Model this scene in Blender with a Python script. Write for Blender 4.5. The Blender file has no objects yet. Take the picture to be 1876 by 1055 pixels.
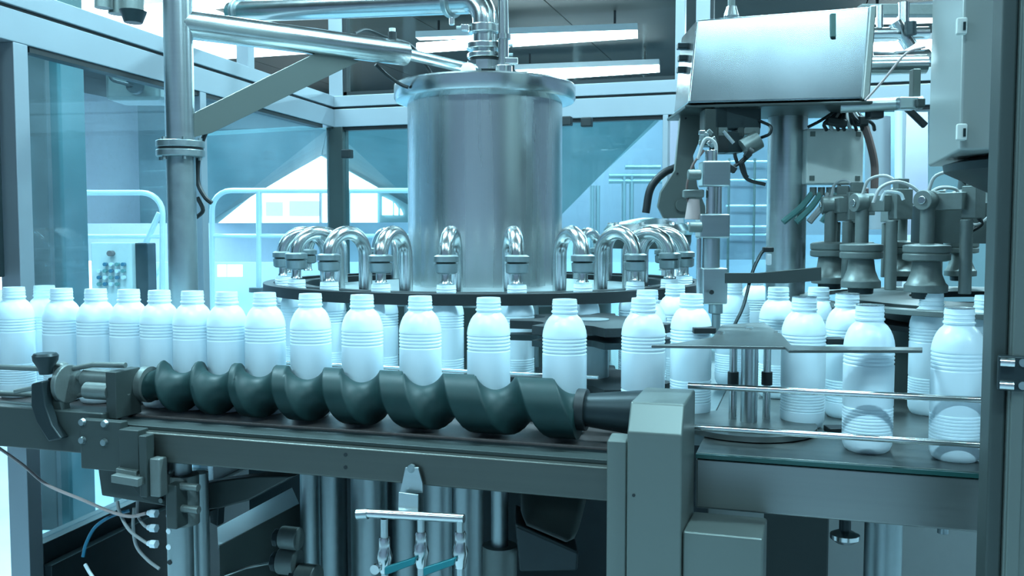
import bpy, bmesh, math, random
from mathutils import Vector, Matrix
random.seed(7)
R = math.radians
S = bpy.context.scene
COL = S.collection

# ------------------------------------------------------------------ camera, world, light, exposure
YAW, F, H0, EYE = R(17.4), 1700.0, 425.0, 1.35
PITCH = math.atan((527.5 - H0) / F)
cd = bpy.data.cameras.new('camera'); cam = bpy.data.objects.new('camera', cd); COL.objects.link(cam)
cd.sensor_width = 36; cd.lens = F / 1876 * 36; cd.clip_end = 200; cd.clip_start = .02
cam.location = (0, 0, EYE); cam.rotation_euler = (R(90) - PITCH, 0, YAW)
S.camera = cam
vs = S.view_settings
vs.view_transform = 'Standard'; vs.look = 'None'; vs.gamma = 1; vs.use_curve_mapping = False
vs.exposure = 0.28
w = bpy.data.worlds.new('daylight'); S.world = w; w.use_nodes = True
w.node_tree.nodes['Background'].inputs[0].default_value = (.52, .86, 1, 1)
w.node_tree.nodes['Background'].inputs[1].default_value = .13
LAMP_COL = (.49, .85, 1.0)
LAMP_W = 108

# ------------------------------------------------------------------ helpers
ca, sa = math.cos(YAW), math.sin(YAW)
RV, FV, ZV = Vector((ca, sa, 0)), Vector((-sa, ca, 0)), Vector((0, 0, 1))
CO = Vector((0, 0, EYE))
def ray(px, py):
    fw = FV * math.cos(PITCH) - ZV * math.sin(PITCH); up = ZV * math.cos(PITCH) + FV * math.sin(PITCH)
    d = fw * F + RV * (px - 938) + up * (527.5 - py)
    return d / d.dot(FV)
def W(px, py, d): return CO + ray(px, py) * d                    # point at ground distance d
def WY(px, py, Y):
    r = ray(px, py); return CO + r * (Y / r.y)                   # point on the plane y = Y
def WZ(px, py, z):
    r = ray(px, py); return CO + r * ((z - EYE) / r.z)           # point at height z
def XY(px, Y): p = WY(px, H0, Y); return p.x

def tag(o, label=None, cat=None, group=None, kind=None):
    if label: o['label'] = label
    if cat: o['category'] = cat
    if group: o['group'] = group
    if kind: o['kind'] = kind
    return o
def thing(name, label, cat, loc=(0, 0, 0), group=None, kind=None):
    o = bpy.data.objects.new(name, None); COL.objects.link(o); o.location = loc; o.empty_display_size = .05
    return tag(o, label, cat, group, kind)
def root_loc(o):
    l = Vector(o.location)
    while o.parent: o = o.parent; l += Vector(o.location)
    return l

class MB:
    def __init__(s): s.v = []; s.f = []
    def add(s, vs_, fs):
        n = len(s.v); s.v += [Vector(q) for q in vs_]; s.f += [[i + n for i in f] for f in fs]; return s
    def box(s, x0, x1, y0, y1, z0, z1):
        return s.add([(x, y, z) for z in (z0, z1) for y in (y0, y1) for x in (x0, x1)],
                     [(0, 2, 3, 1), (4, 5, 7, 6), (0, 1, 5, 4), (2, 6, 7, 3), (0, 4, 6, 2), (1, 3, 7, 5)])
    def obox(s, c, size, rz=0, rx=0, ry=0):
        M = Matrix.Translation(Vector(c)) @ Matrix.Rotation(rz, 4, 'Z') @ Matrix.Rotation(ry, 4, 'Y') @ Matrix.Rotation(rx, 4, 'X')
        a, b, e = size[0] / 2, size[1] / 2, size[2] / 2
        n = MB().box(-a, a, -b, b, -e, e)
        return s.add([M @ q for q in n.v], n.f)
    def prism(s, poly, off):
        n = len(poly); off = Vector(off); p = [Vector(q) for q in poly]
        return s.add(p + [q + off for q in p], [list(range(n))[::-1], list(range(n, 2 * n))] + [(i, (i + 1) % n, n + (i + 1) % n, n + i) for i in range(n)])
    def cyl(s, p0, p1, r0, r1=None, n=20):
        return s.tube([p0, p1], [r0, r0 if r1 is None else r1], n)
    def tube(s, pts, r, n=10, smooth=0):
        pts = [Vector(p) for p in pts]
        rs = r if isinstance(r, (list, tuple)) else None
        if smooth: pts = catmull(pts, smooth)
        rr = rs or [r] * len(pts)
        t = [(pts[min(i + 1, len(pts) - 1)] - pts[max(i - 1, 0)]).normalized() for i in range(len(pts))]
        u = t[0].orthogonal().normalized(); V = []; Fc = []
        for i, p in enumerate(pts):
            if i:
                q = t[i - 1].rotation_difference(t[i]); u = q @ u
            u = (u - t[i] * u.dot(t[i])).normalized(); b = t[i].cross(u)
            V += [p + (u * math.cos(2 * math.pi * k / n) + b * math.sin(2 * math.pi * k / n)) * rr[i] for k in range(n)]
        for i in range(len(pts) - 1):
            for k in range(n):
                a, c = i * n + k, i * n + (k + 1) % n
                Fc.append((a, c, c + n, a + n))
        Fc.append(list(range(n))[::-1]); Fc.append(list(range((len(pts) - 1) * n, len(pts) * n)))
        return s.add(V, Fc)
    def lathe(s, prof, c=(0, 0, 0), n=32, cap=True):
        c = Vector(c); V = []; Fc = []
        for r, z in prof:
            V += [c + Vector((r * math.cos(2 * math.pi * k / n), r * math.sin(2 * math.pi * k / n), z)) for k in range(n)]
        for i in range(len(prof) - 1):
            for k in range(n):
                a, b = i * n + k, i * n + (k + 1) % n
                Fc.append((a, b, b + n, a + n))
        if cap:
            Fc.append(list(range(n))[::-1]); Fc.append(list(range((len(prof) - 1) * n, len(prof) * n)))
        return s.add(V, Fc)
    def build(s, name, mat, parent=None, bevel=0, sharp=35, origin=None):
        me = bpy.data.meshes.new(name)
        o0 = root_loc(parent) if parent else (Vector(origin) if origin is not None else Vector())
        me.from_pydata([v - o0 for v in s.v], [], s.f)
        bm = bmesh.new(); bm.from_mesh(me); bmesh.ops.recalc_face_normals(bm, faces=bm.faces); bm.to_mesh(me); bm.free()
        me.polygons.foreach_set('use_smooth', [True] * len(me.polygons)); me.set_sharp_from_angle(angle=R(sharp))
        me.materials.append(mat)
        o = bpy.data.objects.new(name, me); COL.objects.link(o)
        if parent: o.parent = parent
        else: o.location = o0
        if bevel:
            b = o.modifiers.new('bevel', 'BEVEL'); b.width = bevel; b.segments = 2; b.limit_method = 'ANGLE'; b.harden_normals = True
        return o
def catmull(p, k):
    q = [p[0] * 2 - p[1]] + p + [p[-1] * 2 - p[-2]]; out = []
    for i in range(1, len(q) - 2):
        for j in range(k):
            t = j / k; a, b, c, d = q[i - 1], q[i], q[i + 1], q[i + 2]
            out.append(.5 * ((2 * b) + (c - a) * t + (2 * a - 5 * b + 4 * c - d) * t * t + (3 * b - a - 3 * c + d) * t ** 3))
    return out + [p[-1]]
def copy_tree(o, parent=None):
    c = o.copy(); COL.objects.link(c); c.parent = parent
    for ch in list(o.children): copy_tree(ch, c)
    return c
def single(name, mb, mat, label, cat, group=None, bevel=0, kind=None, origin=None):
    if origin is None:
        xs = [q.x for q in mb.v]; ys = [q.y for q in mb.v]; zs = [q.z for q in mb.v]
        origin = ((min(xs) + max(xs)) / 2, (min(ys) + max(ys)) / 2, min(zs))
    return tag(mb.build(name, mat, None, bevel, origin=origin), label, cat, group, kind)
def structure(name, mb, mat, label, cat='wall'):
    o = mb.build(name, mat); o['kind'] = 'structure'; o['label'] = label; o['category'] = cat; return o

# ------------------------------------------------------------------ materials
def mat(name, col, rough=.5, metal=0, bump=0, scale=(40, 40, 40), var=.0, emit=None, spec=.5, rvar=0.0):
    m = bpy.data.materials.new(name); m.use_nodes = True; nt = m.node_tree; N = nt.nodes; Lk = nt.links
    b = N['Principled BSDF']
    b.inputs['Base Color'].default_value = (*col, 1); b.inputs['Roughness'].default_value = rough; b.inputs['Metallic'].default_value = metal
    b.inputs['Specular IOR Level'].default_value = spec
    tc = N.new('ShaderNodeTexCoord'); mp = N.new('ShaderNodeMapping'); mp.inputs['Scale'].default_value = scale
    nz = N.new('ShaderNodeTexNoise'); nz.inputs['Scale'].default_value = 1; nz.inputs['Detail'].default_value = 3
    Lk.new(tc.outputs['Object'], mp.inputs[0]); Lk.new(mp.outputs[0], nz.inputs['Vector'])
    if var:
        mx = N.new('ShaderNodeMix'); mx.data_type = 'RGBA'
        mx.inputs[6].default_value = (*[c * (1 - var) for c in col], 1); mx.inputs[7].default_value = (*[min(1, c * (1 + var)) for c in col], 1)
        Lk.new(nz.outputs[0], mx.inputs[0]); Lk.new(mx.outputs[2], b.inputs['Base Color'])
    if rvar:
        mr = N.new('ShaderNodeMapRange'); mr.inputs[3].default_value = max(.02, rough - rvar); mr.inputs[4].default_value = rough + rvar
        Lk.new(nz.outputs[0], mr.inputs[0]); Lk.new(mr.outputs[0], b.inputs['Roughness'])
    if bump:
        bp = N.new('ShaderNodeBump'); bp.inputs['Strength'].default_value = bump; bp.inputs['Distance'].default_value = .002
        Lk.new(nz.outputs[0], bp.inputs['Height']); Lk.new(bp.outputs[0], b.inputs['Normal'])
    if emit:
        b.inputs['Emission Color'].default_value = (*emit[0], 1); b.inputs['Emission Strength'].default_value = emit[1]
    return m
def glass(name, tint, rough=.02, dirt=0.0, drops=0.0):
    m = bpy.data.materials.new(name); m.use_nodes = True; nt = m.node_tree; N = nt.nodes; Lk = nt.links
    N.remove(N['Principled BSDF']); out = N['Material Output']
    tr = N.new('ShaderNodeBsdfTransparent'); tr.inputs[0].default_value = (*tint, 1)
    gl = N.new('ShaderNodeBsdfGlossy'); gl.inputs['Roughness'].default_value = rough; gl.inputs[0].default_value = (.9, .97, 1, 1)
    lw = N.new('ShaderNodeLayerWeight'); lw.inputs[0].default_value = .5
    pw = N.new('ShaderNodeMath'); pw.operation = 'POWER'; pw.inputs[1].default_value = 4; Lk.new(lw.outputs['Facing'], pw.inputs[0])
    fr = N.new('ShaderNodeMath'); fr.operation = 'MULTIPLY_ADD'; fr.inputs[1].default_value = .6; fr.inputs[2].default_value = .035; Lk.new(pw.outputs[0], fr.inputs[0])
    m1 = N.new('ShaderNodeMixShader'); Lk.new(fr.outputs[0], m1.inputs[0]); Lk.new(tr.outputs[0], m1.inputs[1]); Lk.new(gl.outputs[0], m1.inputs[2])
    last = m1
    if dirt or drops:
        tc = N.new('ShaderNodeTexCoord')
        nz = N.new('ShaderNodeTexNoise'); nz.inputs['Scale'].default_value = 3.5; nz.inputs['Detail'].default_value = 5
        Lk.new(tc.outputs['Object'], nz.inputs['Vector'])
        mr = N.new('ShaderNodeMapRange'); mr.inputs[1].default_value = .35; mr.inputs[2].default_value = .75; mr.inputs[4].default_value = dirt
        Lk.new(nz.outputs[0], mr.inputs[0])
        vo = N.new('ShaderNodeTexVoronoi'); vo.inputs['Scale'].default_value = 90; Lk.new(tc.outputs['Object'], vo.inputs['Vector'])
        lt = N.new('ShaderNodeMath'); lt.operation = 'LESS_THAN'; lt.inputs[1].default_value = .16; Lk.new(vo.outputs['Distance'], lt.inputs[0])
        ml = N.new('ShaderNodeMath'); ml.operation = 'MULTIPLY_ADD'; ml.inputs[1].default_value = drops
        Lk.new(lt.outputs[0], ml.inputs[0]); Lk.new(mr.outputs[0], ml.inputs[2])
        df = N.new('ShaderNodeBsdfTranslucent'); df.inputs[0].default_value = (.8, .93, 1, 1)
        m2 = N.new('ShaderNodeMixShader'); Lk.new(ml.outputs[0], m2.inputs[0]); Lk.new(m1.outputs[0], m2.inputs[1]); Lk.new(df.outputs[0], m2.inputs[2]); last = m2
    Lk.new(last.outputs[0], out.inputs[0])
    return m
ST = mat('brushed_steel', (.50, .57, .58), .30, 1, .05, (4, 4, 160), .06, rvar=.06)
TANK = mat('satin_tank_steel', (.58, .62, .62), .27, 1, .0, (30, 30, .6), .08, rvar=.05)
CABM = mat('satin_cabinet_steel', (.36, .40, .385), .3, .4, .03, (5, 5, 5), .06, rvar=.05)
PLATE = mat('dull_plate_steel', (.17, .195, .19), .36, .85, .05, (40, 40, 40), .12, rvar=.08)
RAILST = mat('dull_rail_steel', (.105, .118, .108), .36, .8, .05, (3, 160, 160), .08, rvar=.06)
HOOD = mat('hood_steel', (.24, .28, .30), .2, 1, .04, (6, 6, 6), .08, rvar=.05)
STX = mat('brushed_steel_lengthwise', (.29, .31, .30), .33, 1, .05, (3, 160, 160), .06, rvar=.06)
STP = mat('polished_steel', (.64, .68, .68), .22, 1, .02, (30, 30, 30), .04, rvar=.04)
STD = mat('dull_steel', (.34, .41, .42), .42, 1, .08, (60, 60, 60), .1, rvar=.08)
PAINT = mat('grey_painted_metal', (.042, .058, .056), .45, .25, .05, (25, 25, 25), .06)
PANEL = mat('grey_sheet_panel', (.142, .172, .160), .38, .5, .03, (5, 5, 5), .06)
CAST = mat('cast_grey_metal', (.168, .202, .194), .45, .5, .25, (90, 90, 90), .1)
ALU = mat('anodised_aluminium', (.36, .42, .46), .40, .6, .02, (6, 6, 6), .05)
WHITE = mat('white_bottle_plastic', (.77, .92, 1.0), .30, 0, .0, (20, 20, 20), .015)
FOIL = mat('foil', (.7, .78, .8), .2, 1, .6, (300, 300, 300), .1)
SCREW = mat('dark_green_plastic', (.009, .034, .034), .5, 0, .06, (60, 60, 60), .25, spec=.3, rvar=.1)
BLACK = mat('black_rubber', (.008, .014, .016), .5, 0, .05, (80, 80, 80), .2)
DARK = mat('dark_machine_metal', (.018, .032, .036), .4, .4, .05, (30, 30, 30), .2)
CHAIN = mat('dark_conveyor_chain', (.11, .095, .092), .38, .3, .1, (120, 30, 30), .3)
GREYB = mat('grey_plastic', (.60, .64, .61), .45, 0, .02, (30, 30, 30), .04)
CABLE = mat('grey_cable', (.38, .40, .40), .5, 0, 0, (30, 30, 30), .06)
PINK = mat('pinkish_cable', (.42, .34, .33), .5, 0, 0, (30, 30, 30), .06)
BROWN = mat('brown_cable', (.16, .11, .10), .5, 0, 0, (30, 30, 30), .06)
BLUE = mat('blue_hose', (.01, .13, .22), .35, 0, 0, (30, 30, 30), .06)
TEAL = mat('teal_handle', (.0, .16, .19), .35, 0, 0, (30, 30, 30), .06)
GREEN = mat('green_plastic', (.10, .25, .24), .4, 0, 0, (30, 30, 30), .06)
TUBE = mat('lamp_tube', (.9, .97, 1), .4, emit=((.75, .95, 1), 14))
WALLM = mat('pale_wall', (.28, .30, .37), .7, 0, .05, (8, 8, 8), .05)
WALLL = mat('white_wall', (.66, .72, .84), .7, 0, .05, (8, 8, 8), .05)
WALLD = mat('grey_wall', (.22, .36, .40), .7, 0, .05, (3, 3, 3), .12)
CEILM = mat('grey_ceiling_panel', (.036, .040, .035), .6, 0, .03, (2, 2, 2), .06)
FLOORM = mat('wet_floor', (.42, .50, .54), .25, 0, .05, (4, 4, 4), .12)
DAY = mat('daylight_pane', (.8, .95, 1), .5, emit=((.80, .96, 1), 3.4))
DAYB = mat('pale_daylight_pane', (.7, .9, 1), .5, emit=((.62, .87, 1), 1.15))
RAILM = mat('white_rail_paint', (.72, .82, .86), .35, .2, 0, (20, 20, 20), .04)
TARP = mat('teal_roof_sheet', (.13, .25, .27), .55, 0, .05, (2, 2, 2), .25)
G_L = glass('side_glass', (.80, .95, 1.0), .02, .10, .05)
G_B = glass('rear_glass', (.74, .92, .95), .03, .05, .0)
G_U = glass('upper_glass', (.93, .97, .97), .03)
G_D = glass('dark_glass', (.22, .42, .46), .05, .05, .0)
PLEX = glass('clear_polycarbonate', (.88, .96, .96), .05, .08, .0)
GREENG = mat('green_glass_edge', (.015, .07, .065), .2, 0, 0, (10, 10, 10), .1)

# ------------------------------------------------------------------ hall
Z = lambda r: EYE + r                                     # height relative to the eye
structure('floor', MB().box(-12, 7, -4, 15, -.1, 0), FLOORM, 'wet grey hall floor under the machine', 'floor')
ceil = thing('ceiling', 'grey panelled hall ceiling with lamps', 'ceiling', (0, 0, 3.75), kind='structure')
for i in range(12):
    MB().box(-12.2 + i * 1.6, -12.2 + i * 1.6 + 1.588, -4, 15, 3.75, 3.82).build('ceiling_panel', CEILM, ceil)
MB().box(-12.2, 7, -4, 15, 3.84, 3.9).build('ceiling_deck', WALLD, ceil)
sk = thing('window_8', 'bright skylight in the hall ceiling at upper left', 'skylight', (-7, 9.5, 3.72), kind='structure')
for i in range(3):
    MB().box(-10.6, -6.1, 5.2 + i * 2, 7.1 + i * 2, 3.71, 3.745).build('pane', DAY, sk)
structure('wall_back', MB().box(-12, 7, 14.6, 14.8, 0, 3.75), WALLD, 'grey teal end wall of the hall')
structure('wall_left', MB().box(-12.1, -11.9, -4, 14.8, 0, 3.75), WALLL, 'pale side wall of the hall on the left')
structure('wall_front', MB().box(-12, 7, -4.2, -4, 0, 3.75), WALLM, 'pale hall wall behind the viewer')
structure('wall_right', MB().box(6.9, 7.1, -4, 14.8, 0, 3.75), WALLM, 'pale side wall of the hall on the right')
# gable-shaped daylight opening in the end wall
YB = 14.55
def wpoly(pts, Y): return [WY(x, y, Y) for x, y in pts]
win = thing('window_1', 'bright gable shaped window in the far end wall', 'window', WY(560, 415, YB), kind='structure')
MB().prism(wpoly([(393, 414), (470, 352), (588, 286), (690, 343), (690, 414)], YB), (0, .03, 0)).build('pane', DAY, win)
for a, b in (((487, 370), (518, 396)), ((530, 368), (590, 396))):
    MB().prism(wpoly([a, (b[0], a[1]), b, (a[0], b[1])], YB - .02), (0, .015, 0)).build('inner_pane', DAYB, win)
for x in (478, 588, 640):
    MB().cyl(WY(x, 414, YB - .05), WY(x, 352, YB - .05), .03, n=8).build('mullion', RAILM, win)
for n, (x0, x1, y0) in enumerate(((700, 718, 360), (722, 728, 372), (733, 737, 382))):
    q = MB().prism(wpoly([(x0, y0), (x1, y0 + 9), (x1, 394), (x0, 394)], YB), (0, .03, 0)).build('window_%d' % (n + 2), DAY)
    tag(q, ['tall', 'narrow', 'smallest'][n] + ' bright side window right of the gable window', 'window', kind='structure')
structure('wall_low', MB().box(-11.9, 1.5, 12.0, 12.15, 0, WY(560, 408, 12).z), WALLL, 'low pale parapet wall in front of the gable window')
# pitched teal roof sheets left and right of the gable
def sheet(name, pts, th, m, label, cat):
    n = (pts[1] - pts[0]).cross(pts[2] - pts[0]).normalized() * th
    o = single(name, MB().prism(pts, n), m, label, cat); o['kind'] = 'structure'; return o
sheet('trim_1', [W(360, 250, 9), W(600, 236, 9), W(588, 284, 14), W(385, 405, 14)], .04, TARP, 'dark teal roof slope left of the gable window', 'roof')
sheet('trim_2', [W(600, 236, 9), W(770, 236, 9), W(770, 388, 14), W(590, 284, 14)], .04, TARP, 'dark teal roof slope right of the gable window', 'roof')
sheet('trim_3', [W(1000, 225, 8.4), W(1215, 205, 8.0), W(1030, 392, 10), W(1000, 400, 10.2)], .04, TARP, 'teal roof slope behind the tank on the right', 'roof')
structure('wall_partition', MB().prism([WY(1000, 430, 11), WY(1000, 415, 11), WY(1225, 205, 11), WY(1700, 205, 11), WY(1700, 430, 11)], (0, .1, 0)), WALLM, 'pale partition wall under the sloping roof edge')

def lamp(p0, p1, label, watts, r=.035, light=True):
    p0, p1 = Vector(p0), Vector(p1); d = (p1 - p0).normalized(); L = (p1 - p0).length; c = (p0 + p1) / 2
    t = thing('fluorescent_lamp', label, 'lamp', c, 'fluorescent lamps under the hall ceiling')
    rz = math.atan2(d.y, d.x)
    MB().obox(c + ZV * (r * 1.6), (L, r * 3, r * 1.2), rz).build('housing', RAILM, t)
    MB().cyl(p0, p1, r, n=12).build('tube', TUBE, t)
    for s_ in (-1, 1):
        MB().cyl(c + d * s_ * L * .4 + ZV * r * 2, c + d * s_ * L * .4 + ZV * (3.75 - c.z), r * .25, n=6).build('hanger', BLACK, t)
    if light:
        ld = bpy.data.lights.new('tube_light', 'AREA'); ld.shape = 'RECTANGLE'; ld.size = L; ld.size_y = r * 3
        ld.energy = watts; ld.color = LAMP_COL
        lo = bpy.data.objects.new('tube_light', ld); COL.objects.link(lo); lo.parent = t; lo.location = (0, 0, -r * 1.3); lo.rotation_euler = (0, 0, rz)
    return t
lamp(W(765, 88, 10.6), W(1168, 60, 10.2), 'long lit tube lamp seen behind the elbow pipe above the tank', LAMP_W, .058)
lamp(W(945, 142, 12.6), W(1208, 124, 12.2), 'lit tube lamp just above the tank lid on the right', LAMP_W, .058)
lamp(W(1590, 34, 9.6), W(1760, 30, 9.3), 'lit tube lamp right of the steel hood, upper one', LAMP_W, .058)
lamp(W(1585, 88, 10.8), W(1760, 84, 10.5), 'lit tube lamp right of the steel hood, lower one', LAMP_W, .058)
lamp(W(-120, 16, 10.8), W(300, -10, 10.4), 'lit tube lamp behind the left column near the top edge', LAMP_W, .058)
for n, (x, y) in enumerate(((-2.6, -.6), (.1, -.6), (2.6, -.6), (-1.9, 1.7), (.6, 1.9), (-3.2, 4.2), (0, 4.6), (2.8, 4.4), (-5.5, 7.5), (-5.5, 4), (-8.8, 6))):  # the last lamp is an unseen extra, added to brighten the left wall
    lamp((x - .75, y, 3.45), (x + .75, y, 3.45), 'ceiling tube lamp out of view above the machine, %s' % ['front left', 'front middle', 'front right', 'over the infeed', 'over the capper', 'rear left', 'rear middle', 'rear right', 'far left aisle', 'left aisle', 'added to brighten the left wall'][n], LAMP_W * (.50 if n < 3 else 1.0 if n < 5 else .85), .04)

# ------------------------------------------------------------------ enclosure frame with glass
enc = thing('machine_enclosure', 'aluminium framed glass enclosure around the filling machine', 'enclosure', (-1.55, 3.05, 0))
WX = lambda y: -1.514 - .0769 * (y - 1.516)
def wbox(mb, y0, y1, o0, o1, z0, z1):                    # box along the left wall; o = offset to the inside
    p = [Vector((WX(y) + o, y, z0)) for y, o in ((y0, o0), (y1, o0), (y1, o1), (y0, o1))]
    return mb.prism(p, (0, 0, z1 - z0))
ZB0, ZBG, ZB1 = Z(.380), Z(.448), Z(.492)
wbox(MB(), .7, 3.05, -.05, .0, ZB0, ZBG - .004).build('side_beam', ALU, enc, .002)
wbox(MB(), .7, 3.05, -.05, -.008, ZBG - .004, ZBG + .004).build('side_groove', BLACK, enc)
wbox(MB(), .7, 3.05, -.05, .0, ZBG + .004, ZB1).build('side_beam', ALU, enc, .002)
wbox(MB(), 1.545, 2.96, -.035, -.005, ZB0 - .012, ZB0).build('gasket', BLACK, enc)
YR = 3.05
XE = 1.1
MB().box(-1.66, XE, YR, YR + .05, ZB0, ZBG - .004).build('rear_beam', ALU, enc, .002)
MB().box(-1.66, XE, YR + .008, YR + .05, ZBG - .004, ZBG + .004).build('rear_groove', BLACK, enc)
MB().box(-1.66, XE, YR, YR + .05, ZBG + .004, ZB1).build('rear_beam', ALU, enc, .002)
MB().box(-1.66, XE, YR + .01, YR + .04, ZB1, ZB1 + .014).build('gasket', BLACK, enc)
MB().box(-1.60, XE, YR + .01, YR + .04, ZB0 - .012, ZB0).build('gasket', BLACK, enc)
# posts
wbox(MB(), 1.495, 1.535, -.05, .0, 0, ZB0).build('post', ALU, enc, .002)
wbox(MB(), 1.36, 1.475, -.06, -.02, Z(-.09), ZB0).build('door_edge', DARK, enc, .002)
wbox(MB(), 2.17, 2.20, -.05, .0, 0, ZB0).build('post', ALU, enc, .002)
for x0, x1 in ((-1.665, -1.60), (XY(1212, YR), XY(1222, YR)), (XY(1240, YR), XY(1252, YR)), (XY(1640, YR), XY(1655, YR))):
    MB().box(x0, x1, YR, YR + .05, .2, ZB0).build('post', ALU if x0 > -1.5 else PAINT, enc, .002)
for x0, x1 in ((-1.655, -1.60), (XY(1233, YR), XY(1250, YR)), (XY(1270, YR), XY(1296, YR))):
    MB().box(x0, x1, YR + .005, YR + .045, ZB1, ZB1 + .9).build('upper_post', ALU, enc, .002)
MB().box(-1.598, -1.586, YR + .01, YR + .04, ZB1, ZB1 + .9).build('upper_gasket', BLACK, enc)
MB().box(XY(1296, YR), XY(1302, YR), YR + .01, YR + .04, ZB1, ZB1 + .9).build('upper_gasket', BLACK, enc)
wbox(MB(), 2.44, 2.48, -.045, -.005, ZB1, ZB1 + .9).build('upper_post', ALU, enc, .002)
# panes
def pane(mb, m, nm='pane'): return mb.build(nm, m, enc)
pane(wbox(MB(), 1.535, 2.17, -.028, -.022, Z(-.30), ZB0 - .01), G_L)
pane(wbox(MB(), 2.20, 3.05, -.028, -.022, Z(-.30), ZB0 - .01), G_L)
pane(wbox(MB(), 1.0, 1.36, -.04, -.034, Z(-.09), ZB0), G_D, 'dark_pane')
pane(wbox(MB(), 1.535, 2.17, -.028, -.022, Z(-.655), Z(-.34)), G_L, 'lower_pane')
pane(MB().box(-1.60, XY(1212, YR), YR + .02, YR + .026, Z(-.30), ZB0 - .01), G_B)
pane(MB().box(XY(1252, YR), XY(1640, YR), YR + .02, YR + .026, Z(-.30), ZB0 - .01), G_B)
pane(MB().box(-1.586, XY(1233, YR), YR + .02, YR + .026, ZB1 + .014, ZB1 + .9), G_U, 'upper_pane')
wbox(MB(), 1.535, 2.60, -.05, .0, Z(-.70), Z(-.655)).build('lower_rail', DARK, enc, .002)
wbox(MB(), 1.535, 3.05, -.06, .02, .25, Z(-.70)).build('plinth', DARK, enc, .002)
wbox(MB(), 1.535, 3.05, -.05, .0, Z(-.34), Z(-.30)).build('mid_rail', PAINT, enc, .002)
MB().box(-1.66, XE, YR, YR + .05, Z(-.36), Z(-.30)).build('rear_mid_rail', PAINT, enc, .002)
for p in (W(636, 282, 3.2), W(1038, 222, 3.0), W(1075, 224, 3.0)):
    MB().obox(p, (.035, .03, .03)).build('catch', BLACK, enc, .004)

# ------------------------------------------------------------------ things seen through the glass
def column_beyond():
    t = thing('cabinet_column', 'dark teal vertical cabinet behind the left glass pane', 'cabinet', (W(105, 540, 2.7).x, W(105, 540, 2.7).y, 0))
    c = W(100, 400, 2.75); MB().obox((c.x, c.y, Z(.1)), (.13, .16, .95 + 1.0), YAW).build('body', mat('dark_teal_sheet', (.045, .15, .16), .4, .2, .05, (6, 6, 6), .15), t, .01)
    c2 = W(78, 400, 2.62); MB().obox((c2.x, c2.y, Z(.1)), (.05, .03, 1.9), YAW).build('side_strip', PAINT, t, .004)
column_beyond()
def railing(label, px0, px1, dd, ytop, ymid, ybot, ends):
    t = thing('guard_railing', label, 'railing', W((px0 + px1) / 2, ybot, dd), 'white railings behind the glass')
    a, b = W(px0, ytop, dd), W(px1, ytop, dd); rr = .014; k = .10
    e0, e1 = W(px0, ybot, dd), W(px1, ybot, dd); dirx = (b - a).normalized()
    arc = [(k * (1 - math.cos(j * math.pi / 12)), k * (1 - math.sin(j * math.pi / 12))) for j in range(7)]
    pts = ([e0] + [a + dirx * x - ZV * y for x, y in arc] if ends[0] else [a]) + ([b - dirx * x - ZV * y for x, y in arc[::-1]] + [e1] if ends[1] else [b])
    MB().tube(pts, rr, 10).build('top_rail', RAILM, t)
    MB().cyl(W(px0, ymid, dd), W(px1, ymid, dd), rr * .8, n=10).build('mid_rail', RAILM, t)
    for e in (e0, e1):
        MB().cyl((e.x, e.y, 0), e + ZV * .02, rr, n=10).build('leg', RAILM, t)
    return t
t = railing('white railing with rounded corner behind the left glass', 40, 297, 4.6, 353, 433, 545, (0, 1))
MB().cyl(W(292, 390, 4.6), W(222, 545, 4.6), .014, n=10).build('stair_rail', RAILM, t)
MB().cyl(W(300, 478, 4.7), W(262, 545, 4.7), .011, n=10).build('stair_rail', RAILM, t)
t = railing('long white railing in front of the gable window', 388, 756, 4.8, 349, 432, 530, (1, 0))
MB().cyl(W(474, 347, 4.8), W(474, 535, 4.8), .014, n=10).build('post', RAILM, t)
MB().cyl(W(474, 527, 4.8), W(474, 535, 4.8), .05, n=12).build('foot', BLACK, t)
# control panel with buttons
t = thing('control_panel', 'grey control panel with rows of buttons behind the left glass', 'control panel', W(215, 545, 3.9))
pc = W(212, 505, 3.9)
MB().obox(pc, (.17, .08, .28), YAW).build('body', GREYB, t, .006)
MB().cyl((pc.x, pc.y, 0), pc, .03, n=14).build('stand', PANEL, t)
pc2 = W(262, 505, 3.95); MB().obox(pc2, (.08, .1, .28), YAW).build('dark_side', DARK, t, .006)
for i in range(5):
    for j in range(4):
        if (i, j) in ((0, 0), (4, 3)): continue
        p = W(184 + i * 11, 484 + j * 12, 3.855); MB().cyl(p, p - FV * .02, .008, n=10).build('button', (GREEN, RAILM, BLUE)[(i * 2 + j) % 3], t)
p = W(206, 464, 3.855); MB().cyl(p, p - FV * .03, .012, n=12).build('emergency_button', BROWN, t)
for n, (a, b, y0, y1) in enumerate(((153, 172, 478, 545), (398, 412, 485, 507), (416, 442, 485, 507), (0, 10, 475, 530), (73, 102, 478, 540))):
    q = single('lit_window', MB().prism([W(x, y, 6.0) for x, y in ((a, y1), (b, y1), (b, y0), (a, y0))], FV * .03), DAY,
               'small bright window far behind the left glass, %s' % ['left of the control panel', 'left one of the pair under the railing', 'right one of the pair under the railing', 'at the left picture edge', 'between the two left posts'][n], 'window')
q = single('low_wall', MB().obox(W(330, 520, 6.4) - ZV * .45, (7, .1, 1.2), YAW), WALLL, 'pale low wall behind the control panel and railings', 'wall'); q['kind'] = 'structure'
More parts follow.
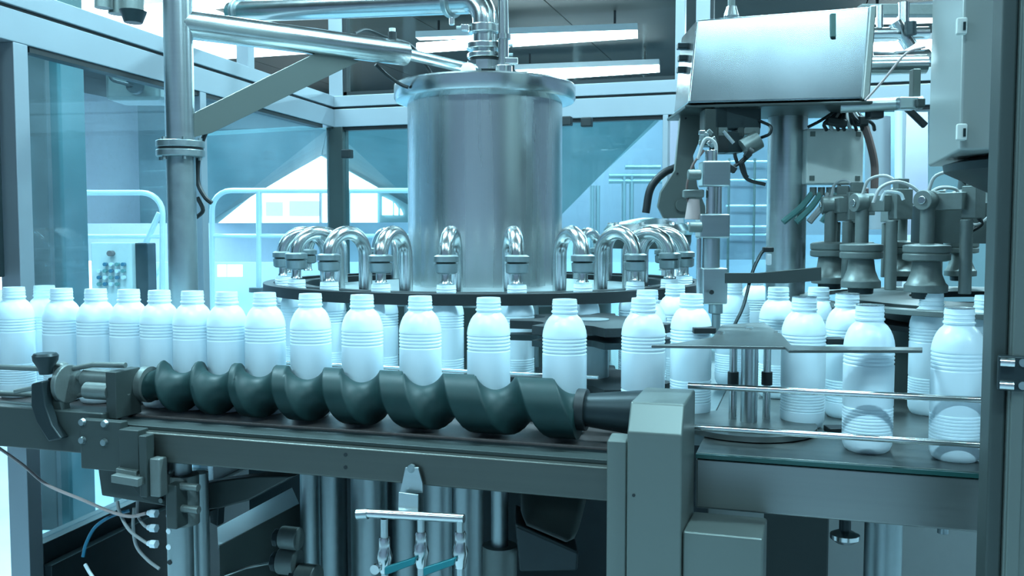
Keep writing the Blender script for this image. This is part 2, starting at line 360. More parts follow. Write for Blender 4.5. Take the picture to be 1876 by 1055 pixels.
# pipes high up at the left, outside
t = thing('overhead_duct', 'dark overhead duct fitting above the left beam', 'duct', W(232, 40, 3.2))
MB().cyl(W(190, -30, 3.2), W(190, 15, 3.2), .03, n=14).build('pipe', CAST, t)
MB().cyl(W(215, -30, 3.25), W(215, 26, 3.25), .03, n=14).build('pipe', CAST, t)
MB().cyl(W(244, -30, 3.2), W(244, 24, 3.2), .035, n=14).build('pipe', CAST, t)
MB().cyl(W(244, 20, 3.2), W(244, 42, 3.2), .045, .03, n=14).build('flange', DARK, t)
t = thing('ceiling_unit', 'grey boxy unit hanging beyond the left glass with a lamp', 'unit', W(260, 190, 4.2))
MB().obox(W(258, 160, 4.2), (.24, .2, .14), YAW).build('body', PANEL, t, .02)
p = W(250, 158, 4.05); MB().cyl(p, p - FV * .03, .035, n=16).build('knob', DARK, t)
MB().tube([W(200, 125, 4.0), W(205, 145, 4.0), W(225, 152, 4.0), W(247, 158, 4.03)], .008, 8, 4).build('cable', BLACK, t)
# equipment behind the capper
t = thing('wire_rack', 'pale blue rack with thin grid bars behind the capper', 'rack', W(1365, 470, 4.2))
MB().obox(W(1365, 375, 4.25), (.26, .02, .5), YAW).build('back_panel', WALLM, t)
for y in (296, 330, 377, 415, 430):
    MB().cyl(W(1330, y, 4.2), W(1405, y, 4.2), .005, n=6).build('bar', RAILM, t)
for x in (1336, 1383):
    q = W(x, 290, 4.2); MB().cyl((q.x, q.y, 0), q, .006, n=6).build('upright', CAST, t)
t = thing('framework', 'teal steel framework standing far behind the filler', 'frame', W(1150, 420, 5))
for a, b in (((1115, 322), (1215, 322)), ((1115, 332), (1215, 332)), ((1145, 306), (1210, 306)), ((1143, 320), (1143, 420)), ((1157, 320), (1157, 420)), ((1085, 340), (1085, 425)), ((1095, 340), (1095, 425))):
    p1 = W(*b, 5)
    if a[0] == b[0]: p1.z = 0
    MB().cyl(W(*a, 5), p1, .013, n=8).build('bar', ALU, t)
# conical cover
t = thing('round_cover', 'low round steel cover beyond the goosenecks on the right', 'cover', W(1188, 440, 2.75))
c = W(1188, 430, 2.75)
MB().lathe([(.13, 0), (.135, .012), (.12, .03), (.05, .045), (.02, .05)], c, 40).build('dome', STP, t)
MB().lathe([(.12, -.04), (.125, -.02), (.125, 0)], c, 40).build('rim', PAINT, t)
for k in range(8):
    q = c + Vector((.115 * math.cos(k * .785), .115 * math.sin(k * .785), .028)); MB().lathe([(.01, 0), (.008, .008)], q, 8).build('bolt', STP, t)

# ------------------------------------------------------------------ machine table and base
ZC = Z(-.30)                                             # bottle base height
t = thing('machine_table', 'steel machine deck carrying the filler and star wheels', 'table', (-.5, 2.2, 0))
MB().box(-1.42, -.14, 1.44, 3.0, ZC - .03, ZC - .012).build('deck', STD, t, .002)
MB().box(-.134, .95, 1.27, 3.0, ZC - .012, ZC).build('outfeed_plate', PLATE, t, .001)
MB().box(-.134, .36, 1.262, 1.27, ZC - .0065, ZC - .001).build('green_edge', GREENG, t)
MB().box(-.134, .36, 1.264, 1.30, ZC - .076, ZC - .0075).build('front_beam', STX, t, .003)
MB().box(-1.30, -.2, 1.47, 1.50, ZC - .11, ZC - .03).build('skirt', PAINT, t, .002)
MB().box(-1.42, -.2, 2.15, 2.18, .1, ZC - .03).build('rear_panel', DARK, t)
MB().box(-.25, .95, 2.3, 2.33, .1, ZC - .03).build('rear_panel', GREYB, t)
MB().box(XY(1408, 1.9), XY(1530, 1.9), 1.9, 1.95, .1, ZC - .03).build('grey_door', PAINT, t, .004)
for px, Y, r in ((562, 1.62, .020), (600, 1.66, .033), (672, 1.62, .036), (742, 1.68, .040), (800, 1.62, .028), (850, 1.66, .036), (915, 1.50, .015), (1632, 1.42, .026)):
    x = XY(px, Y); MB().cyl((x, Y, .02), (x, Y, ZC - .02), r, n=24).build('leg', STD, t)
x = XY(915, 1.5); MB().cyl((x, 1.5, .02), (x, 1.5, W(915, 1020, 1.52).z), .030, n=24).build('leg_sleeve', CAST, t)
x = XY(1560, 1.36); MB().lathe([(.008, 0), (.008, .05)], (x, 1.36, ZC - .125), 14).build('foot_stud', DARK, t); MB().lathe([(.012, 0), (.02, .006), (.02, .012), (.008, .018)], (x, 1.36, ZC - .135), 16).build('foot', STP, t)
x = XY(1745, 1.30); MB().lathe([(.007, 0), (.006, .02)], (x, 1.31, ZC - .094), 12).build('stud', STD, t)
# dark tilted motor cover under the conveyor
t = thing('motor_cover', 'tilted dark steel motor cover under the conveyor', 'cover', W(1020, 1055, 1.55))
MB().prism([W(944, 960, 1.48), W(1060, 1010, 1.45), W(1085, 905, 1.6), W(975, 880, 1.62)], FV * .15).build('upper_face', PANEL, t, .02)
MB().prism([W(944, 962, 1.48), W(1060, 1012, 1.45), W(1058, 1046, 1.45), W(952, 1048, 1.48)], FV * .12).build('lower_face', DARK, t, .004)
t = thing('drip_tray', 'sloping steel tray with its shine painted white under the infeed conveyor', 'tray', W(460, 970, 2.0))
zt_ = Z(-.56)
MB().prism([WZ(398, 966, zt_), WZ(535, 893, zt_), WZ(548, 922, zt_), WZ(400, 999, zt_)], -ZV * .006).build('painted_sheen_face', RAILM, t)  # white paint stands in for bright window reflections on the steel
MB().prism([WZ(402, 1000, zt_), WZ(548, 923, zt_), WZ(548, 923, zt_) - ZV * .25, WZ(402, 1000, zt_) - ZV * .25], FV * .006).build('front_face', PANEL, t)
MB().tube([W(405, 1056, 1.64), W(450, 1040, 1.66), W(500, 1030, 1.70)], .003, 8).build('bright_seam', STP, t)

# ------------------------------------------------------------------ conveyor
X0, X1 = -1.75, -.215
t = thing('infeed_conveyor', 'long steel infeed conveyor carrying the bottle row', 'conveyor', (-.9, 1.3, 0))
MB().box(X0, X1, 1.262, 1.425, ZC - .03, ZC - .001).build('chain', CHAIN, t, .001)
MB().box(X0, X1, 1.245, 1.262, ZC - .045, ZC - .004).build('wear_strip', DARK, t, .001)
MB().box(-1.06, X1, 1.19, 1.245, ZC - .056, ZC - .010).build('side_rail', RAILST, t, .003)
MB().box(-1.08, X1, 1.205, 1.245, ZC - .010, ZC - .004).build('upper_strip', PAINT, t, .001)
MB().box(X0, -1.06, 1.20, 1.245, ZC - .056, ZC + .012).build('infeed_side_plate', PAINT, t, .003)
for px, y in ((633, 833), (633, 856)):
    p = WY(px, y, 1.19); MB().cyl(p, p - Vector((0, .0008, 0)), .0028, n=10).build('hole', BLACK, t)
MB().box(X0, X1, 1.425, 1.432, ZC - .03, ZC + .003).build('rear_edge', STX, t, .001)
def rod(label, pts, r, m=STP, smooth=0): return single('guide_rod', MB().tube(pts, r, 12, smooth), m, label, 'rod', 'steel guide rods along the bottle lane')
rod('upper thin guide rod behind the bottles in the screw', [(-1.25, 1.405, Z(-.226)), (-.30, 1.405, Z(-.226))], .0035)
rod('lower thin guide rod behind the bottles in the screw', [(-.95, 1.408, Z(-.243)), (-.32, 1.408, Z(-.243))], .0025)
rod('upper long steel guide rod in front of the outfeed bottles', [(XY(1264, 1.30), 1.30, Z(-.214)), (.40, 1.30, Z(-.214))], .0044)
rod('lower long steel guide rod in front of the outfeed bottles', [(XY(1268, 1.30), 1.30, Z(-.272)), (.40, 1.30, Z(-.272))], .0044)

# ------------------------------------------------------------------ timing screw
BR, BH = .0332, .200
YL = 1.34
spx = [350, 413, 483, 567, 662, 769, 895, 1035]
sx = [XY(p, YL) for p in spx]
knots = [(sx[0] - (1.0 - i) * (sx[1] - sx[0]) * 1.0, i - 1.0 + 0) for i in (0,)]
nodes_ = [(sx[0] - 2 * .066, -2), (sx[0] - .066, -1)] + [(x, i) for i, x in enumerate(sx)] + [(sx[-1] + .12, len(sx))]
def phase(x):
    for (xa, a), (xb, b) in zip(nodes_, nodes_[1:]):
        if x <= xb or (xb, b) == nodes_[-1]: return a + (b - a) * (x - xa) / (xb - xa), (xb - xa) / (b - a)
YS, ZS, RS = 1.284, Z(-.2535), .0425
DS = YL - YS
def screw_mesh():
    mb = MB(); nx, nt_ = 520, 64
    xa, xb = XY(268, YS), XY(1062, YS)
    V = []; Fc = []
    for i in range(nx + 1):
        x = xa + (xb - xa) * i / nx; ph, pit = phase(x)
        for k in range(nt_):
            th = 2 * math.pi * k / nt_
            q = ph - th / (2 * math.pi); de = (q - round(q)) * pit
            rb = BR + .001; r = RS
            if abs(de) < rb: r = min(RS, DS - math.sqrt(rb * rb - de * de))
            r = max(r, .014)
            e = min(i, nx - i) * (xb - xa) / nx
            if x - xa < .03: r = min(r, .026 + .6 * max(0, x - xa - .012))
            V.append((x, YS + r * math.cos(th), ZS + r * math.sin(th)))
    for i in range(nx):
        for k in range(nt_):
            a, b = i * nt_ + k, i * nt_ + (k + 1) % nt_
            Fc.append((a, b, b + nt_, a + nt_))
    Fc += [list(range(nt_))[::-1], list(range(nx * nt_, (nx + 1) * nt_))]
    return mb.add(V, Fc)
t = thing('timing_screw', 'dark green plastic timing screw spacing out the bottles', 'screw', ((sx[0] + sx[-1]) / 2, YS, ZC))
screw_mesh().build('thread', SCREW, t, sharp=60)
xe = XY(1062, YS); xg = -.200
MB().cyl((xe - .002, YS, ZS), (xe + .012, YS, ZS), .030, n=28).build('collar', BLACK, t, .001)
MB().cyl((xe + .010, YS, ZS), (xg + .004, YS, ZS), .0235, .034, n=28).build('cone_shaft', DARK, t)
# left bearing of the screw
t = thing('screw_bearing', 'steel bearing bracket holding the left end of the timing screw', 'bearing', (XY(250, YS), YS, ZC - .1))
xl = XY(268, YS)
MB().cyl((xl - .012, YS, ZS), (xl + .002, YS, ZS), .030, n=24).build('collar', CAST, t)
MB().box(xl - .030, xl - .010, 1.215, 1.275, Z(-.30), ZS + .03).build('upright_plate', PAINT, t, .002)
MB().cyl((xl - .095, 1.245, ZS + .012), (xl - .028, 1.245, ZS + .012), .016, n=20).build('sleeve', CAST, t)
MB().cyl((xl - .075, 1.225, ZS - .004), (xl - .028, 1.225, ZS - .004), .014, n=20).build('sleeve', CAST, t)
MB().cyl((xl - .115, 1.245, ZS + .014), (xl - .093, 1.245, ZS + .012), .005, .013, n=14).build('pin', STP, t)
t = thing('mounting_plate', 'bolted grey mounting plate on the conveyor side left of the screw', 'plate', (XY(185, 1.19), 1.19, Z(-.36)))
MB().box(XY(142, 1.19), XY(218, 1.19), 1.183, 1.20, Z(-.375), Z(-.296)).build('plate', PAINT, t, .002)
for px, y in ((152, 773), (193, 776), (152, 806), (192, 810)):
    p = WY(px, y, 1.183); MB().cyl(p, p - Vector((0, .005, 0)), .0065, .005, n=12).build('bolt', STD, t)
MB().box(XY(216, 1.185), XY(252, 1.185), 1.175, 1.20, Z(-.372), Z(-.305)).build('side_block', PAINT, t, .002)
t = thing('foot_bracket', 'grey angle bracket with triangular gusset under the conveyor', 'bracket', (XY(250, 1.2), 1.2, Z(-.43)))
a = WY(205, 872, 1.15); b = WY(322, 872, 1.15)
MB().prism([WY(203, 870, 1.15), WY(252, 878, 1.15), WY(330, 846, 1.26), WY(285, 838, 1.26)], (0, 0, -.012)).build('shelf', CAST, t, .001)
MB().prism([WY(212, 858, 1.165), WY(250, 864, 1.165), WY(262, 856, 1.19), WY(222, 851, 1.19)], (0, 0, -.008)).build('upper_shelf', CAST, t, .001)
MB().prism([WY(178, 850, 1.22), WY(320, 862, 1.22), WY(320, 930, 1.22), WY(186, 908, 1.22)], (0, .012, 0)).build('back_plate', PAINT, t, .002)
MB().prism([WY(232, 880, 1.17), WY(308, 868, 1.21), WY(308, 928, 1.21), WY(262, 915, 1.19)], (.004, .008, 0)).build('gusset', PAINT, t, .001)
for px, y in ((297, 880), (297, 916)):
    p = WY(px, y, 1.205); MB().cyl(p, p - Vector((0, .004, 0)), .004, n=10).build('bolt', CAST, t)
MB().box(XY(248, 1.17), XY(262, 1.17), 1.165, 1.185, Z(-.405), Z(-.31)).build('post', PAINT, t, .002)
MB().box(XY(262, 1.17), XY(282, 1.17), 1.17, 1.19, Z(-.405), Z(-.345)).build('post_foot', CAST, t, .003)
# support leg with clamp
t = thing('conveyor_stand', 'round steel stand with clamp and white plugs at lower left', 'stand', (XY(318, 1.24), 1.24, 0))
x = XY(318, 1.24)
MB().cyl((x, 1.24, 0), (x, 1.24, Z(-.36)), .0205, n=28).build('tube', STD, t)
MB().cyl((x + .012, 1.235, Z(-.465)), (x + .012, 1.235, Z(-.385)), .024, n=28).build('clamp', CAST, t, .001)
MB().box(x + .012, x + .032, 1.19, 1.22, Z(-.46), Z(-.39)).build('clamp_jaw', PAINT, t, .003)
for z in (-.395, -.43):
    MB().cyl((x + .03, 1.205, Z(z)), (x + .062, 1.205, Z(z)), .006, n=12).build('clamp_bolt', CAST, t)
x2 = XY(355, 1.3); MB().cyl((x2, 1.3, 0), (x2, 1.3, Z(-.40)), .0155, n=24).build('rear_tube', STD, t)
for y in (945, 973, 1002):
    p = WY(309, y, 1.2195); MB().cyl(p + Vector((0, .004, 0)), p - Vector((0, .001, 0)), .0045, n=12).build('white_plug', RAILM, t)
p = WY(311, 1030, 1.2195); MB().cyl(p + Vector((0, .004, 0)), p - Vector((0, .001, 0)), .004, n=12).build('hole', BLACK, t)
for y in (941, 968, 997):
    p = WY(287, y, 1.235); MB().cyl(p, p - Vector((.010, 0, 0)), .007, n=6).build('cable_gland', RAILM, t); MB().cyl(p - Vector((.010, 0, 0)), p - Vector((.017, 0, 0)), .006, .004, n=12).build('gland_nut', RAILM, t)
t = thing('cast_bracket', 'grey cast bracket arm reaching right under the conveyor', 'bracket', W(450, 930, 1.5))
MB().prism([WY(352, 890, 1.32), WY(405, 880, 1.32), WY(470, 872, 1.32), WY(540, 872, 1.32), WY(455, 917, 1.32), WY(400, 932, 1.32), WY(372, 935, 1.32), WY(368, 955, 1.32), WY(346, 958, 1.32)], (0, .03, 0)).build('arm', PAINT, t, .003)
p = WY(365, 932, 1.32); MB().cyl(p, p - Vector((0, .006, 0)), .009, n=16).build('boss', CAST, t)
MB().prism([WY(384, 935, 1.33), WY(400, 930, 1.33), WY(398, 965, 1.33), WY(384, 958, 1.33)], (0, .02, 0)).build('stub', DARK, t, .002)

# rollers / hand wheels at the lower left
for n, (px, y, r) in enumerate(((528, 985, .020), (525, 1028, .023), (560, 1060, .026))):
    p = WY(px, y, 1.40)
    t = thing('clamp_roller', ['upper', 'middle', 'lowest'][n] + ' grey round clamp with dark knurled knob beside the drip tray', 'clamp', p, 'stacked clamps under the conveyor')
    MB().cyl(p - Vector((.012, 0, 0)), p + Vector((.022, 0, 0)), r, n=24).build('body', CAST, t, .002)
    MB().cyl(p - Vector((.022, .006, 0)), p - Vector((.012, .006, 0)), r * .8, n=8).build('knob', DARK, t, .002)
    MB().cyl(p - Vector((.025, .006, 0)), p - Vector((.022, .006, 0)), r * .25, n=10).build('stud', STP, t)

# rail clamp and bent rods at the left
t = thing('rail_clamp', 'dark guide rail clamp with knob standing on the infeed conveyor', 'clamp', (XY(100, 1.22), 1.22, ZC))
MB().prism([WY(72, 700, 1.20), WY(92, 695, 1.20), WY(98, 740, 1.20), WY(110, 775, 1.20), WY(128, 800, 1.20), WY(104, 805, 1.20), WY(82, 770, 1.20), WY(72, 740, 1.20)], (0, -.018, 0)).build('bent_arm', DARK, t, .003)
MB().prism([WY(86, 692, 1.205), WY(107, 692, 1.205), WY(108, 730, 1.205), WY(128, 800, 1.205), WY(108, 798, 1.205), WY(88, 760, 1.205)], (0, .02, 0)).build('jaw', PAINT, t, .003)
MB().lathe([(.010, 0), (.012, .01), (.019, .022), (.020, .03), (.017, .034)], (WY(84, 683, 1.20).x, 1.20, WY(84, 685, 1.20).z), 16).build('knob', DARK, t)
MB().obox(WY(112, 705, 1.225), (.022, .02, .075)).build('block', CAST, t, .006)
p = WY(122, 703, 1.225); MB().cyl(p - Vector((.004, 0, 0)), p + Vector((.006, 0, 0)), .032, n=24).build('disc', CAST, t, .002)
rod('upper bent guide rod passing through the rail clamp', [WY(-60, 670, 1.235), WY(70, 675, 1.235), WY(125, 677, 1.235), WY(170, 668, 1.235), WY(230, 669, 1.235)], .0045, CAST)
rod('lower bent guide rod passing behind the rail clamp', [WY(-60, 718, 1.245), WY(70, 723, 1.245), WY(130, 728, 1.245), WY(175, 716, 1.245), WY(236, 719, 1.245)], .0045, CAST)
rod('short slanted clamp rod left of the rail clamp', [WY(28, 717, 1.21), WY(82, 707, 1.21)], .004, CAST)

# ------------------------------------------------------------------ drive box at the screw end
t = thing('drive_box', 'tall grey sheet metal drive box at the right end of the timing screw', 'drive box', (-.17, 1.2, 0))
xa, xb = -.204, -.136
prof = [(1.128, 0), (1.128, Z(-.248)), (1.150, Z(-.213)), (1.265, Z(-.213)), (1.265, 0)]
MB().prism([(xa, y, z) for y, z in prof], (xb - xa, 0, 0)).build('housing', PANEL, t, .003)
MB().prism([(-.232, 1.14, 0), (-.232, 1.14, Z(-.262)), (-.232, 1.17, Z(-.258)), (-.232, 1.17, 0)], (.026, 0, 0)).build('side_flange', PANEL, t, .003)
p = WY(1161, 907, 1.128); MB().cyl(p, p - Vector((0, .001, 0)), .002, n=8).build('screw_hole', BLACK, t)
t = thing('lower_box', 'low grey sheet metal box right of the drive box', 'box', (-.09, 1.2, 0))
MB().prism([(-.1355, 1.135, 0), (-.1355, 1.135, Z(-.368)), (-.1355, 1.255, Z(-.378)), (-.1355, 1.255, 0)], (.0965, 0, 0)).build('housing', PANEL, t, .003)

# ------------------------------------------------------------------ water manifold
t = thing('valve_manifold', 'steel pipe manifold hung from a bracket under the conveyor rail', 'manifold', WY(760, 945, 1.16))
MB().prism([WY(744, 855, 1.186), WY(768, 855, 1.186), WY(776, 884, 1.186), WY(776, 902, 1.186), WY(733, 902, 1.186), WY(738, 884, 1.186)], (0, -.004, 0)).build('bracket_tab', ST, t, .001)
MB().prism([WY(732, 900, 1.172), WY(768, 905, 1.172), WY(768, 945, 1.172), WY(731, 943, 1.172)], (0, -.004, 0)).build('bracket', ST, t, .001)
p = WY(756, 857, 1.188); MB().cyl(p, p - Vector((0, .006, 0)), .006, n=12).build('bolt', STD, t)
MB().cyl(WY(672, 940, 1.16), WY(850, 950, 1.16), .0062, n=16).build('pipe', STP, t)
MB().cyl(WY(655, 942, 1.16), WY(674, 941, 1.16), .0075, n=16).build('cap', ST, t)
for n, px in enumerate((704, 771, 843)):
    c = WY(px, 950, 1.16)
    v = MB().cyl(c, c - ZV * .115, .0055, n=12).build('drop_pipe', ST, t)
    y0 = c.z - (.018 if n else .026)
    MB().lathe([(.007, 0), (.0085, -.004), (.0075, -.012), (.009, -.02), (.0115, -.028), (.009, -.038), (.0085, -.044), (.007, -.05)][::-1], (c.x, c.y, y0), 10).build('valve_body', STP, v)
    q = Vector((c.x, c.y - .01, y0 - .03))
    MB().cyl(q + Vector((0, .008, 0)), q, .005, n=10).build('valve_stem', STP, v)
    if n:
        MB().prism([q, q + Vector((-.003, 0, -.011)), q + Vector((-.046, -.004, -.030)), q + Vector((-.046, -.004, -.018))], (0, -.008, 0)).build('lever', TEAL, v, .002)
    else:
        p = q + Vector((-.008, 0, -.012)); MB().cyl(p, p + Vector((0, -.006, 0)), .007, n=12).build('lever_end', STP, v)

# ------------------------------------------------------------------ rotary filler
FC = W(889, H0, 2.22); FC.z = 0; FR = .470
t = thing('rotary_filler', 'rotary filler with round steel tank and ring of gooseneck pipes', 'filling machine', FC)
def L(mb_prof, n=64): return MB().lathe(mb_prof, FC, n)
L([(.183, Z(-.125)), (.183, Z(.312))], 96).build('tank', TANK, t)
lid = L([(.190, Z(.300)), (.210, Z(.306)), (.214, Z(.312)), (.214, Z(.341)), (.210, Z(.345)), (.06, Z(.352)), (.05, Z(.36))], 96).build('lid', STP, t)
L([(.16, Z(-.15)), (.385, Z(-.15)), (.385, Z(-.128)), (.30, Z(-.122)), (.16, Z(-.122))], 96).build('hub_plate', STD, t)
def annulus(r0, r1, z0, z1): return MB().lathe([(r0, z0), (r1, z0), (r1, z1), (r0, z1), (r0, z0)], FC, 120, cap=False)
annulus(FR + .0215, FR + .045, Z(-.136), Z(-.114)).build('outer_neck_ring', BLACK, t, .001)
annulus(FR - .05, FR - .0215, Z(-.134), Z(-.116)).build('inner_neck_ring', BLACK, t, .001)
annulus(.30, FR + .04, ZC - .014, ZC - .001).build('bottle_platform', STD, t)
L([(.30, ZC - .012), (.30, Z(-.15))], 64).build('drum', PANEL, t)
NV = 22; A0 = math.atan2(-FV.y, -FV.x) - R(7.4)           # angle of the first front valve as seen from the filler centre
g0 = None
for k in range(NV):
    a = A0 + 2 * math.pi * k / NV
    if g0 is None:
        o = MB(); pts = [(FR, 0, Z(-.055))]; rc = .0475
        for j in range(17):
            th = math.pi * j / 16; pts.append((FR - rc + rc * math.cos(th), 0, Z(-.0485) + rc * math.sin(th)))
        pts.append((FR - 2 * rc, 0, Z(-.125)))
        def mk(nm, mb, m, par):
            q = mb.build(nm, m); q.parent = par; return q
        g0 = mk('gooseneck', o.tube(pts, .0142, 16), STP, t)
        mk('nut', MB().lathe([(.017, Z(-.079)), (.0215, Z(-.076)), (.0225, Z(-.060)), (.0175, Z(-.058)), (.0235, Z(-.056)), (.0235, Z(-.046)), (.018, Z(-.043))], (FR, 0, 0), 20), STD, g0)
        mk('filling_tube', MB().lathe([(.0125, Z(-.097)), (.010, Z(-.092)), (.010, Z(-.078))], (FR, 0, 0), 16), STP, g0)
        g = g0
    else: g = copy_tree(g0, t)
    g.rotation_euler = (0, 0, a)
for px in (975, 752):                                      # dark posts under the ring
    d = W(px, H0, 1.80); MB().cyl((d.x, d.y, ZC - .02), (d.x, d.y, Z(-.136)), .013, n=16).build('ring_post', STD, t)
# pipe stack on the lid
t = thing('product_pipe', 'polished steel product pipe with elbow and clamps entering the tank lid', 'pipe', (FC.x, FC.y, Z(.35)))
def z22(y): return W(889, y, 2.22).z
MB().cyl((FC.x, FC.y, Z(.352)), (FC.x, FC.y, z22(105)), .036, n=32).build('socket', BLACK, t)
for ya, yb, r in ((131, 114, .044), ):
    MB().cyl((FC.x, FC.y, z22(ya)), (FC.x, FC.y, z22(yb)), r, n=10).build('hex_ring', STP, t)
vx = Vector((FC.x, FC.y, 0))
el = [(0, z22(112))] + [(0, z22(30))]
c0 = Vector((FC.x, FC.y, z22(38))); end = W(425, 22, 2.75); dr = (end - c0); dr.z = 0; dr.normalize()
pts = [Vector((FC.x, FC.y, z22(112)))]; RE = .052
cc = c0 + dr * RE
for j in range(13):
    th = math.pi / 2 * j / 12; pts.append(cc - dr * RE * math.cos(th) + ZV * RE * math.sin(th))
pts += [end]
MB().tube(pts, .0295, 24).build('pipe', STP, t)
for y0, y1, r in ((108, 98, .042), (92, 80, .044), (62, 46, .040)):
    cl = MB().cyl((FC.x, FC.y, z22(y0)), (FC.x, FC.y, z22(y1)), r, n=28).build('clamp_ring', STP, t, .003)
    s_ = -1 if y0 == 62 else 1
    q = Vector((FC.x, FC.y, z22((y0 + y1) / 2))) - FV * .02 + RV * s_ * .046
    MB().obox(q, (.018, .014, .016), YAW).build('wing_nut', STP, cl, .003); MB().cyl(q, q + RV * s_ * .02, .004, n=8).build('wing_bolt', STD, cl)
pr = (end - pts[-2]).normalized()
for k, dd in enumerate((.055, .96)):
    c = pts[-2] + (end - pts[-2]) * dd
    cl = MB().cyl(c - pr * .008, c + pr * .008, .038, n=28).build('clamp_ring', STD, t, .003)
    MB().obox(c - ZV * .045, (.012, .012, .02), YAW).build('wing_nut', STP, cl, .003)
t = thing('thin_riser_pipe', 'thin bright vertical pipe beside the elbow on the tank lid', 'pipe', W(920, 140, 2.2))
a = W(922, 140, 2.18); MB().cyl((a.x, a.y, Z(.348)), (a.x, a.y, Z(.9)), .0125, n=18).build('pipe', STP, t)
MB().cyl((a.x, a.y, Z(.348)), (a.x, a.y, Z(.385)), .021, n=18).build('base', STP, t, .002)
MB().obox((a.x + .02, a.y, Z(.395)), (.03, .016, .016), YAW).build('fitting', STP, t, .003)
MB().cyl((a.x, a.y, Z(.445)), (a.x, a.y, Z(.456)), .018, n=18).build('collar', STP, t)
t = thing('lid_fittings', 'small domed fitting and hose on the tank lid left of the pipe', 'fitting', W(858, 150, 2.15))
p = W(858, 150, 2.12); MB().lathe([(.017, 0), (.017, .022), (.012, .031), (.004, .034)], (p.x, p.y, Z(.347)), 18).build('dome', GREYB, t)
MB().tube([W(872, 142, 2.05), W(890, 134, 2.04), W(912, 136, 2.04), W(922, 142, 2.05)], .004, 8, 5).build('hose', STP, t)

# column with pipe arm
CX, CY = W(334, H0, 1.75).x, W(334, H0, 1.75).y
t = thing('support_column', 'tall round steel column with flange and pipe arm to the tank', 'column', (CX, CY, ZC))
MB().cyl((CX, CY, ZC - .05), (CX, CY, Z(.155)), .0265, n=32).build('lower_tube', STD, t)
MB().cyl((CX, CY, Z(.155)), (CX, CY, Z(1.0)), .0265, n=32).build('upper_tube', ST, t)
MB().cyl((CX, CY, Z(.140)), (CX, CY, Z(.153)), .044, n=32).build('flange', STD, t, .002)
MB().cyl((CX, CY, Z(.153)), (CX, CY, Z(.157)), .041, n=32).build('flange_gasket', BLACK, t)
MB().cyl((CX, CY, Z(.157)), (CX, CY, Z(.170)), .044, n=32).build('flange', STD, t, .002)
for k in range(6):
    th = k * math.pi / 3 + .3; MB().cyl((CX + .037 * math.cos(th), CY + .037 * math.sin(th), Z(.134)), (CX + .037 * math.cos(th), CY + .037 * math.sin(th), Z(.175)), .004, n=6).build('flange_bolt', STD, t)
pa = Vector((CX, CY, W(340, 43, 1.75).z)); pb = W(742, 98, 2.08); pb.z = W(742, 98, 2.08).z
MB().cyl(pa, pb, .0265, n=32).build('pipe_arm', STP, t)
MB().cyl(pb, W(882, 131, 2.2), .0125, n=20).build('thin_pipe', ST, t)
br = [W(352, 208, 1.755), W(352, 252, 1.755), W(385, 244, 1.78), W(655, 113, 2.005), W(592, 90, 1.95)]
MB().prism(br, (br[3] - br[0]).cross(ZV).normalized() * .008).build('brace', PANEL, t, .001)
for px, y in ((426, 196), (577, 125)):
    d = 1.755 + (px - 352) / 303 * .25 - .012; p = W(px, y, d); MB().cyl(p, p + FV * .004, .002, n=8).build('hole', BLACK, t)
single('hanging_cable', MB().tube([W(380, 235, 1.78), W(366, 275, 1.775), W(362, 330, 1.775), W(375, 360, 1.77), W(388, 372, 1.77)], .0045, 8, 5), BLACK, 'dark cable hanging down behind the flanged column', 'cable')
single('cable_end', MB().tube([W(362, 362, 1.775), W(372, 385, 1.77), W(360, 398, 1.78)], .004, 8, 4), BLACK, 'short dark cable end tied to the column below the flange', 'cable')
single('arm_cable', MB().tube([W(650, 62, 2.0), W(672, 55, 2.05), W(705, 68, 2.1), W(722, 72, 2.12), W(755, 85, 2.13), W(780, 120, 2.13), W(800, 150, 2.12)], .004, 8, 5), BLACK, 'black cable looping over the pipe arm to the lid', 'cable')
single('lid_cable', MB().tube([W(688, 118, 2.05), W(712, 140, 2.07), W(735, 155, 2.08), W(748, 160, 2.08)], .004, 8, 5), BLACK, 'short black cable running under the pipe arm to the lid', 'cable')
t = thing('pipe_sensor', 'small sensor with pale cap on top of the pipe arm', 'sensor', W(719, 76, 2.06))
p = W(719, 74, 2.06); MB().cyl(p, p + ZV * .018, .009, n=14).build('body', BLACK, t); MB().cyl(p + ZV * .018, p + ZV * .026, .007, n=14).build('cap', RAILM, t)

# ------------------------------------------------------------------ bottles
def bottle_profile():
    p = [(.026, 0), (.0295, .003), (.0325, .010), (.0331, .020)]
    for i in range(9):                                    # lower ribs
        z = .023 + i * .0044; p += [(.0332, z), (.0332, z + .0022), (.0322, z + .0030), (.0322, z + .0036)]
    p += [(.0332, .064), (.0332, .119)]
    for i in range(5):                                    # upper ribs
        z = .1205 + i * .0052; p += [(.0321, z), (.0321, z + .0010), (.0332, z + .0022), (.0332, z + .0042)]
    p += [(.0330, .147), (.0322, .153), (.0302, .160), (.0272, .167), (.0235, .1725), (.0202, .1755), (.0185, .1775),
          (.0182, .1795), (.0198, .1803), (.0200, .1825), (.0184, .1835), (.0184, .1865), (.0191, .1875), (.0184, .1890), (.0184, .1915), (.0191, .1925), (.0184, .194), (.0184, .1965), (.0178, .200), (.0163, .200), (.0158, .197), (.0158, .180), (.001, .179)]
    return p
bmesh0 = MB().lathe(bottle_profile(), (0, 0, 0), 40)
b0 = bmesh0.build('bottle', WHITE, sharp=28)
first = True
def bottle(x, y, label, group, z=ZC, foil=False):
    global first
    if first: o = b0; first = False
    else: o = b0.copy(); COL.objects.link(o)
    o.location = (x, y, z); o.rotation_euler = (0, 0, random.random() * 6)
    tag(o, label, 'bottle', group)
    if foil:
        f = MB().lathe([(.0185, .2002), (.0185, .2012), (.012, .2008), (.001, .2010)], (0, 0, 0), 24).build('foil_seal', FOIL); f.parent = o
    return o
